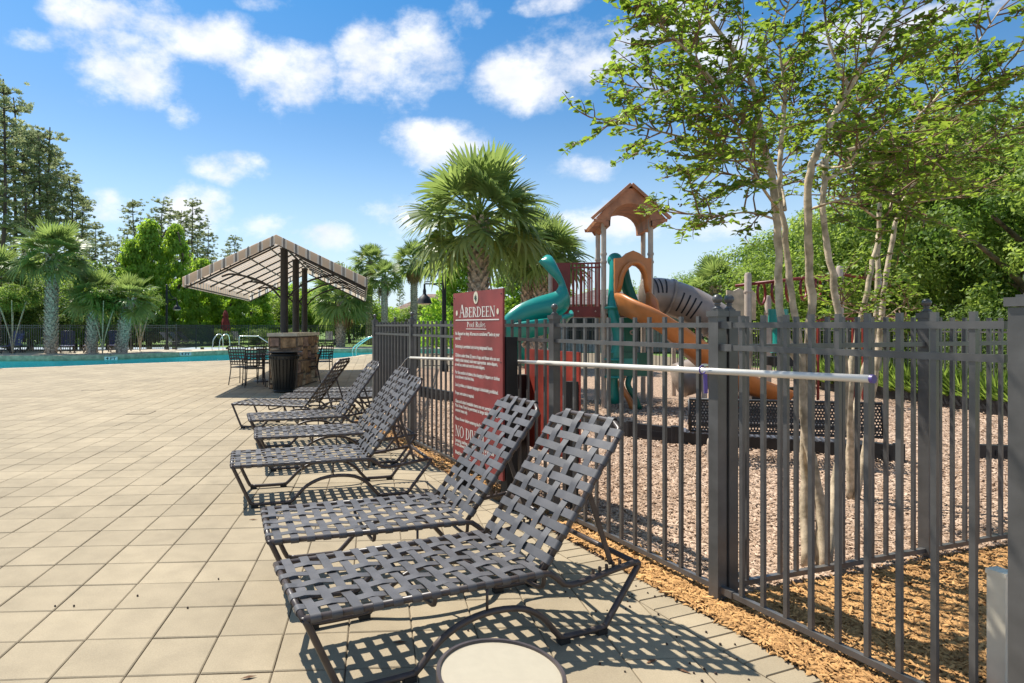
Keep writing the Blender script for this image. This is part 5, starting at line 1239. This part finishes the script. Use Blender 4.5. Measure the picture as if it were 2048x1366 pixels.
def palm(x, Z, zc, rt, s, n, lb, lean=0.0, grp='palms', dead=0, dense=1.0, tr_top=None):
    p = Vector(((x - CX) / F * Z, Z, 0)); t = thing('palm_tree', p, lb, 'palm tree', 0, grp); r = random.Random(int(x * 7 + Z))
    tp_ = Vector((lean, 0, zc)); P = spline([(0, 0, -.1), (lean * .25, 0, zc * .35), (lean * .6, 0, zc * .7), tp_], 5)
    MB().tube(P, [rt * (1.08 - .16 * i / (len(P) - 1) + .03 * math.sin(i * 1.7)) for i in range(len(P))], 12).build('trunk', palmbark, t, 'all')
    mb = MB(); nz_ = int(zc / (rt * .62))
    for i in range(nz_):
        u = (i + .5) / nz_; c = P[min(len(P) - 1, int(u * (len(P) - 1)))].copy(); c.z = zc * u
        for j in range(7):
            a = 2 * math.pi * (j + .5 * (i % 2)) / 7 + r.uniform(-.12, .12); d = Vector((math.cos(a), math.sin(a), 0)); s_ = Vector((-d.y, d.x, 0)); w = rt * .42; h = rt * 1.0
            q = [c + d * rt * .85 - s_ * w, c + d * rt * .85 + s_ * w, c + d * rt * (1.28 + .15 * r.random()) + s_ * w * .45 + Vector((0, 0, h)), c + d * rt * (1.28 + .15 * r.random()) - s_ * w * .45 + Vector((0, 0, h)), c + d * rt * .8 + Vector((0, 0, h * .9))]
            mb.add(q, [(0, 1, 2, 3), (1, 4, 2), (0, 3, 4)])
    mb.build('leaf_bases', palmbark, t, kind='stuff')
    for i in range(n):
        u = (i + .5) / n; el = R(84 - 128 * u ** .85 + r.uniform(-8, 8)); az_ = i * 2.39996 + r.uniform(-.2, .2); k = min(2, int(u * 3)); sc = s * r.uniform(.88, 1.1) * (.82 + .18 * u)
        o = link('frond', FR[k], t, tp_ + Vector((0, 0, .10 * s)), (r.uniform(-.75, .75), -el, az_)); o.rotation_mode = 'XYZ'; o.scale = (sc, sc, sc)
    for i in range(dead):
        o = link('dead_frond', FD_, t, tp_ - Vector((0, 0, .1 * s)), (0, R(62 + 20 * r.random()), r.uniform(0, 6.28))); o.scale = (s * .75,) * 3
palm(957, 14.0, 3.85, .205, 1.2, 46, 'large cabbage palm with a full round head rising behind the rules sign', .0)
palm(1052, 20.5, 4.0, .20, 1.08, 34, 'cabbage palm behind the large one, left of a twin pair', .15, 'twin palms behind the teal slide')
palm(1074, 20.0, 3.7, .20, 1.1, 34, 'cabbage palm behind the teal slide, right of a twin pair', .2, 'twin palms behind the teal slide')
palm(102, 31.2, 5.0, .27, 1.4, 40, 'tall cabbage palm with pale trunk at the pool fence', .1, 'palms at the pool fence')
palm(183, 31.4, 2.9, .25, 1.15, 32, 'shorter cabbage palm with a drooping head at the pool fence', .2, 'palms at the pool fence')
palm(243, 31.8, 2.75, .27, 1.1, 32, 'shorter leaning cabbage palm at the pool fence', .45, 'palms at the pool fence')
palm(-12, 33, 4.0, .25, 1.4, 44, 'cabbage palm at the far end of the pool fence', .1, 'palms at the pool fence')
palm(738, 46, 6.2, .20, 1.15, 34, 'slim fan palm, tallest of the three beyond the pool', .05, 'slim fan palms beyond the pool', 4)
palm(769, 42, 4.7, .20, 1.05, 34, 'slim fan palm, shortest of the three beyond the pool', .0, 'slim fan palms beyond the pool', 4)
palm(828, 44, 6.0, .22, 1.25, 38, 'slim fan palm beside the lamp shade beyond the pool', .0, 'slim fan palms beyond the pool', 7)
palm(681, 41.8, 3.3, .30, 1.7, 44, 'stout date palm beside the canopy with a dark trunk', .1, 'stout palms on the pool lawn', 6)
palm(1432, 24, 2.9, .2, .95, 36, 'small cabbage palm between the tube slide and the hoop ladder', 0, 'small palms', 0)

# strap leaved plants inside the back fence
r_ = np.random.default_rng(91); n = 260
a_ = r_.random(n) * 2 * np.pi; el_ = r_.uniform(.5, 1.45, n); axd = np.stack([np.cos(a_) * np.cos(el_), np.sin(a_) * np.cos(el_), np.sin(el_)], 1)
LIR = leaves('foliage', axd * .30 * r_.uniform(.7, 1.2, n)[:, None] + np.array([0, 0, .02]), np.cross(axd, r_.normal(size=(n, 3))), r_.uniform(.5, .75, n), r_.normal(.5, .2, n), lf_oak, 16, .2, axis=axd, rng=r_)
for i in range(15):
    p = (9.52 + .03 * i + random.uniform(-.03, .03), 13.9 - .56 * i, 0); t = thing('strap_leaf_plant', p, 'grassy strap leaved plant growing between the black edging and the fence', 'plant', random.uniform(0, 6), 'strap leaved plants along the back fence'); o = link('foliage', LIR, t); o.scale = (1.15,) * 3

# ------------------------------------------------------------------ crape myrtles
def myrtle(name, base, trunks, limbs, lb, seed, dens=1.0, leaf=.048):
    r = random.Random(seed); rn = np.random.default_rng(seed); b = Vector(base); t = thing(name, b, lb, 'tree')
    for pts, r0, r1 in trunks:
        P = spline([p - b for p in pts], 5); n = len(P)
        MB().tube([p + Vector((r.gauss(0, .004), r.gauss(0, .004), 0)) for p in P], [(r0 + (r1 - r0) * i / (n - 1)) * (1 + .07 * math.sin(i * 2.1 + seed)) for i in range(n)], 9).build('trunk', cmbark, t, 'all')
    pos, ax, nr, tn = [], [], [], []; tw_ = MB(); cap = []
    def twig(o_, d, L_, lev):
        d = d.normalized(); k = 5; P = [o_]; 
        for i in range(k):
            d = (d + Vector((r.gauss(0, .13), r.gauss(0, .13), r.gauss(.015, .10)))).normalized(); P.append(P[-1] + d * (L_ / k))
        tw_.tube(P, [.0045 * (1.25 - lev * .35) * (1 - .75 * i / k) for i in range(k + 1)], 4)
        if lev == 0:
            for q in range(int(3 + L_ * 5)):
                u = r.uniform(.25, 1); i = min(k - 1, int(u * k)); p = P[i].lerp(P[i + 1], u * k - i); s = d.cross(Vector((0, 0, 1))).normalized() * r.choice((-1, 1))
                twig(p, d * .6 + s * r.uniform(.4, 1.0) + Vector((0, 0, r.uniform(-.25, .4))), L_ * r.uniform(.32, .6), 1)
        nl = max(4, int(L_ / .021 * dens))
        tb_ = r.gauss(.48, .16)
        for q in range(nl):
            u = r.uniform(.12, 1.0) if lev else r.uniform(.35, 1); i = min(k - 1, int(u * k)); p = P[i].lerp(P[i + 1], u * k - i)
            s = d.cross(Vector((0, 0, 1))); s = s.normalized() if s.length > .01 else Vector((1, 0, 0)); a = (s * r.choice((-1, 1)) + d * r.uniform(.1, .8) + Vector((0, 0, r.uniform(-.35, .35)))).normalized()
            pos.append(p + a * leaf * .55); ax.append(a); nr.append((r.gauss(0, .45), r.gauss(0, .45), 1)); tn.append(tb_ + r.gauss(0, .16))
        if r.random() < .05: cap.append(P[-1])
    for pts, r0, st_, dn in limbs:
        P = spline([p - b for p in pts], 6); n = len(P)
        MB().tube(P, [max(.004, r0 * (1 - .82 * i / (n - 1))) for i in range(n)], 7).build('limb', cmbark, t, 'all')
        Ln = sum((P[i + 1] - P[i]).length for i in range(n - 1)); m_ = int(Ln * 25 * dn)
        for q in range(m_):
            u = st_ + (1 - st_) * (q + r.random()) / m_; i = min(n - 2, int(u * (n - 1))); p = P[i].lerp(P[i + 1], u * (n - 1) - i); d = (P[i + 1] - P[i]).normalized()
            a = r.uniform(0, 6.28); s = d.orthogonal().normalized(); s = Matrix.Rotation(a, 3, d) @ s
            twig(p, d * r.uniform(.35, .9) + s + Vector((0, 0, .12)), r.uniform(.20, .50) * (1.05 - .45 * u), 0)
        twig(P[-1], P[-1] - P[-2], .25, 0)
    tw_.build('twigs', mat('twig', (.22, .13, .075), .8), t, kind='stuff')
    me = leaves('foliage', np.array(pos), np.array(nr), rn.uniform(.75, 1.25, len(pos)) * leaf, np.array(tn), lf_cm, 1.75, .22, axis=np.array(ax), rng=rn)
    link('foliage', me, t, kind='stuff')
    cp = MB()
    for c in cap:
        for q in range(5): cp.ball(tuple(c + Vector((r.gauss(0, .02), r.gauss(0, .02), r.gauss(.01, .02)))), .006, 5, 3)
    if cap: cp.build('seed_capsules', mat('capsule', (.06, .035, .02), .8), t, kind='stuff')
Zt = 3.62
bt = G(1628, 1146)
tr = [([G(1648, 1146), D(1640, 1000, 3.58), D(1612, 860, 3.6), D(1592, 720, 3.6), D(1562, 640, 3.6), D(1556, 480, 3.62), D(1543, 350, 3.62), D(1524, 275, 3.62)], .027, .018),
      ([G(1640, 1142), D(1636, 1000, 3.66), D(1610, 820, 3.68), D(1600, 690, 3.7), D(1585, 610, 3.7), D(1571, 480, 3.72), D(1560, 390, 3.75), D(1560, 300, 3.78)], .025, .014),
      ([G(1612, 1140), D(1610, 960, 3.72), D(1612, 760, 3.72), D(1622, 620, 3.7), D(1616, 480, 3.66), D(1618, 360, 3.64), D(1640, 290, 3.6)], .026, .020),
      ([G(1655, 1136), D(1672, 960, 3.80), D(1690, 760, 3.85), D(1672, 600, 3.85), D(1652, 480, 3.88), D(1646, 380, 3.9), D(1655, 310, 3.92)], .025, .015)]
lm = [([D(1524, 275, 3.62), D(1498, 150, 3.6), D(1435, 60, 3.55), D(1385, -10, 3.5), D(1350, -90, 3.45)], .020, .15, 1.0),
      ([D(1543, 340, 3.62), D(1450, 300, 3.5), D(1340, 268, 3.4), D(1215, 240, 3.3)], .012, .22, 1.0),
      ([D(1520, 270, 3.65), D(1440, 205, 3.75), D(1350, 185, 3.85), D(1262, 172, 3.9)], .011, .22, 1.0),
      ([D(1556, 440, 3.62), D(1500, 425, 3.6), D(1440, 430, 3.55), D(1375, 428, 3.5)], .008, .2, .9),
      ([D(1530, 300, 3.6), D(1400, 130, 3.3), D(1330, 60, 3.2), D(1310, 20, 3.1)], .011, .3, .9),
      ([D(1550, 370, 3.7), D(1470, 350, 3.9), D(1380, 340, 4.0)], .008, .25, .9),
      ([D(1640, 290, 3.6), D(1690, 190, 3.55), D(1755, 85, 3.5), D(1815, 0, 3.45), D(1850, -70, 3.4)], .022, .1, 1.0),
      ([D(1655, 310, 3.92), D(1760, 280, 3.9), D(1855, 215, 3.85), D(1930, 120, 3.8), D(2000, 20, 3.75)], .014, .15, 1.0),
      ([D(1650, 360, 3.9), D(1720, 330, 4.0), D(1830, 320, 4.1), D(1950, 300, 4.2), D(2060, 235, 4.2)], .013, .15, 1.0),
      ([D(1560, 300, 3.78), D(1570, 190, 3.8), D(1560, 80, 3.8), D(1590, -40, 3.8)], .014, .1, 1.0),
      ([D(1700, 180, 3.6), D(1660, 90, 3.7), D(1650, 10, 3.7), D(1660, -60, 3.7)], .011, .2, .8),
      ([D(1850, 215, 3.9), D(1950, 200, 3.7), D(2060, 70, 3.5)], .011, .2, 1.0),
      ([D(1616, 420, 3.66), D(1680, 400, 3.4), D(1760, 390, 3.3), D(1830, 420, 3.2)], .009, .2, .9),
      ([D(1570, 420, 3.72), D(1560, 330, 4.2), D(1580, 240, 4.4), D(1600, 150, 4.4)], .011, .15, 1.1),
      ([D(1640, 330, 3.9), D(1700, 250, 4.3), D(1760, 190, 4.5), D(1860, 120, 4.5)], .011, .15, 1.1),
      ([D(1556, 420, 3.6), D(1510, 350, 3.3), D(1470, 250, 3.15), D(1430, 190, 3.1)], .009, .25, .9),
      ([D(1630, 330, 3.64), D(1690, 330, 3.3), D(1760, 260, 3.1), D(1830, 300, 3.0)], .009, .25, .8)]
myrtle('crape_myrtle', bt, tr, lm, 'spreading multi stemmed tree with pale mottled trunks just inside the corner fence', 5)
b2 = G(1703, 1002)
tr2 = [([G(1700, 1002), D(1700, 880, 4.98), D(1725, 760, 5.0), D(1752, 640, 5.0), D(1757, 480, 5.05), D(1760, 400, 5.1)], .025, .015),
       ([G(1706, 1000), D(1700, 800, 4.9), D(1712, 680, 4.95), D(1740, 560, 4.95), D(1757, 470, 5.0)], .026, .016),
       ([G(1712, 1004), D(1735, 860, 5.05), D(1752, 740, 5.1), D(1766, 600, 5.1), D(1785, 480, 5.1), D(1800, 410, 5.15)], .026, .016)]
lm2 = [([D(1760, 400, 5.1), D(1740, 330, 5.1), D(1700, 240, 5.0), D(1690, 150, 5.0)], .014, .1, .8), ([D(1800, 410, 5.15), D(1850, 340, 5.2), D(1930, 290, 5.3), D(2010, 240, 5.3)], .014, .1, .8), ([D(1757, 440, 5.0), D(1700, 400, 4.8), D(1640, 390, 4.7)], .011, .15, .8),
       ([D(1800, 410, 5.15), D(1860, 400, 5.0), D(1930, 390, 4.9), D(1990, 360, 4.8)], .011, .15, .8), ([D(1752, 640, 5.0), D(1720, 625, 4.8), D(1680, 610, 4.65), D(1690, 600, 4.6)], .006, .2, .9), ([D(1766, 640, 5.1), D(1800, 615, 4.8), D(1820, 620, 4.6)], .006, .1, .9), ([D(1780, 420, 5.1), D(1800, 330, 5.5), D(1830, 250, 5.6)], .011, .15, .8)]
myrtle('crape_myrtle', b2, tr2, lm2, 'second multi stemmed tree with thinner pale trunks beyond the perforated bench', 9, .9, .046)
# slim young myrtles by the far fence
for i, (x, Z) in enumerate(((25, 30.6), (205, 30.9), (280, 33.5))):
    p = Vector(((x - CX) / F * Z, Z, 0)); t = thing('young_myrtle', p, ['thin bare stemmed young tree at the fence end', 'thin bare stemmed young tree between two palm trunks', 'thin bare stemmed young tree right of the leaning palm'][i], 'tree', 0, 'young trees at the pool fence')
    for k in range(6):
        a = k * 1.05; MB().tube(spline([(0, 0, 0), (.12 * math.cos(a), .12 * math.sin(a), .8), (.38 * math.cos(a), .38 * math.sin(a), 1.7), (.7 * math.cos(a), .7 * math.sin(a), 2.7)], 3), .025, 5).build('stem', cmbark, t)
    c = link('crown', MID[0], t, (0, 0, 2.9)); c.scale = (1.2, 1.2, .8)

# ------------------------------------------------------------------ litter on the paving
pod = mat('seed_pod', (.05, .03, .022), .8)
PODM = MB().ball((0, 0, .006), .0075, 8, 5).mesh('seed_pod', pod, 'all')
podspots = [(1125, 1174), (1131, 1185), (1140, 1197), (1162, 1173), (1192, 1224), (1214, 1222), (1255, 1204), (1251, 1219), (1260, 1215), (1264, 1190), (1258, 1195), (1272, 1173), (1295, 1187), (1310, 1194), (1323, 1193), (1317, 1230), (1282, 1256), (1241, 1279), (1353, 1275), (1334, 1290), (1412, 1266), (1158, 1291), (1474, 1319), (1380, 1328), (1388, 1348), (1409, 1340), (1432, 1349), (1498, 1361), (1404, 1364), (936, 1262), (437, 1159), (110, 1213), (275, 1193), (148, 1213), (375, 1217), (1200, 1330), (1250, 1345), (1470, 1290), (1440, 1290)]
for x, y in podspots:
    o = link('seed_pod', PODM, None, G(x, y), (random.uniform(-.3, .3), random.uniform(-.3, .3), 0), 'small dark seed pod lying on the beige paving', 'seed pod', 'seed pods scattered on the paving'); o.scale = (random.uniform(.5, .85),) * 3
dl = mat('dry_leaf', (.17, .075, .03), .8, var=.2)
for i, (x, y, a, lb) in enumerate(((497, 1356, .3, 'small dry leaf on the paving below the first lounger foot'), (800, 1286, .1, 'thin dry twig leaf in the lattice shadow'), (668, 1002, .2, 'reddish dry leaf beside the third lounger foot'), (506, 1040, 0, 'dry leaf on the paving beside the second lounger'), (1303, 1324, .5, 'dry leaf on the paving right of the side table'), (1366, 1343, 2.4, 'curled dry leaf near the soldier course'))):
    p = G(x, y); L_ = .035
    MB().add([(-L_, 0, .003), (0, .009, .006), (L_, 0, .004), (0, -.009, .006), (0, 0, .010)], [(0, 1, 4), (1, 2, 4), (2, 3, 4), (3, 0, 4), (3, 2, 1, 0)]).build('dry_leaf', dl, None, loc=p, rot=(0, 0, a), label=lb, cat='leaf')
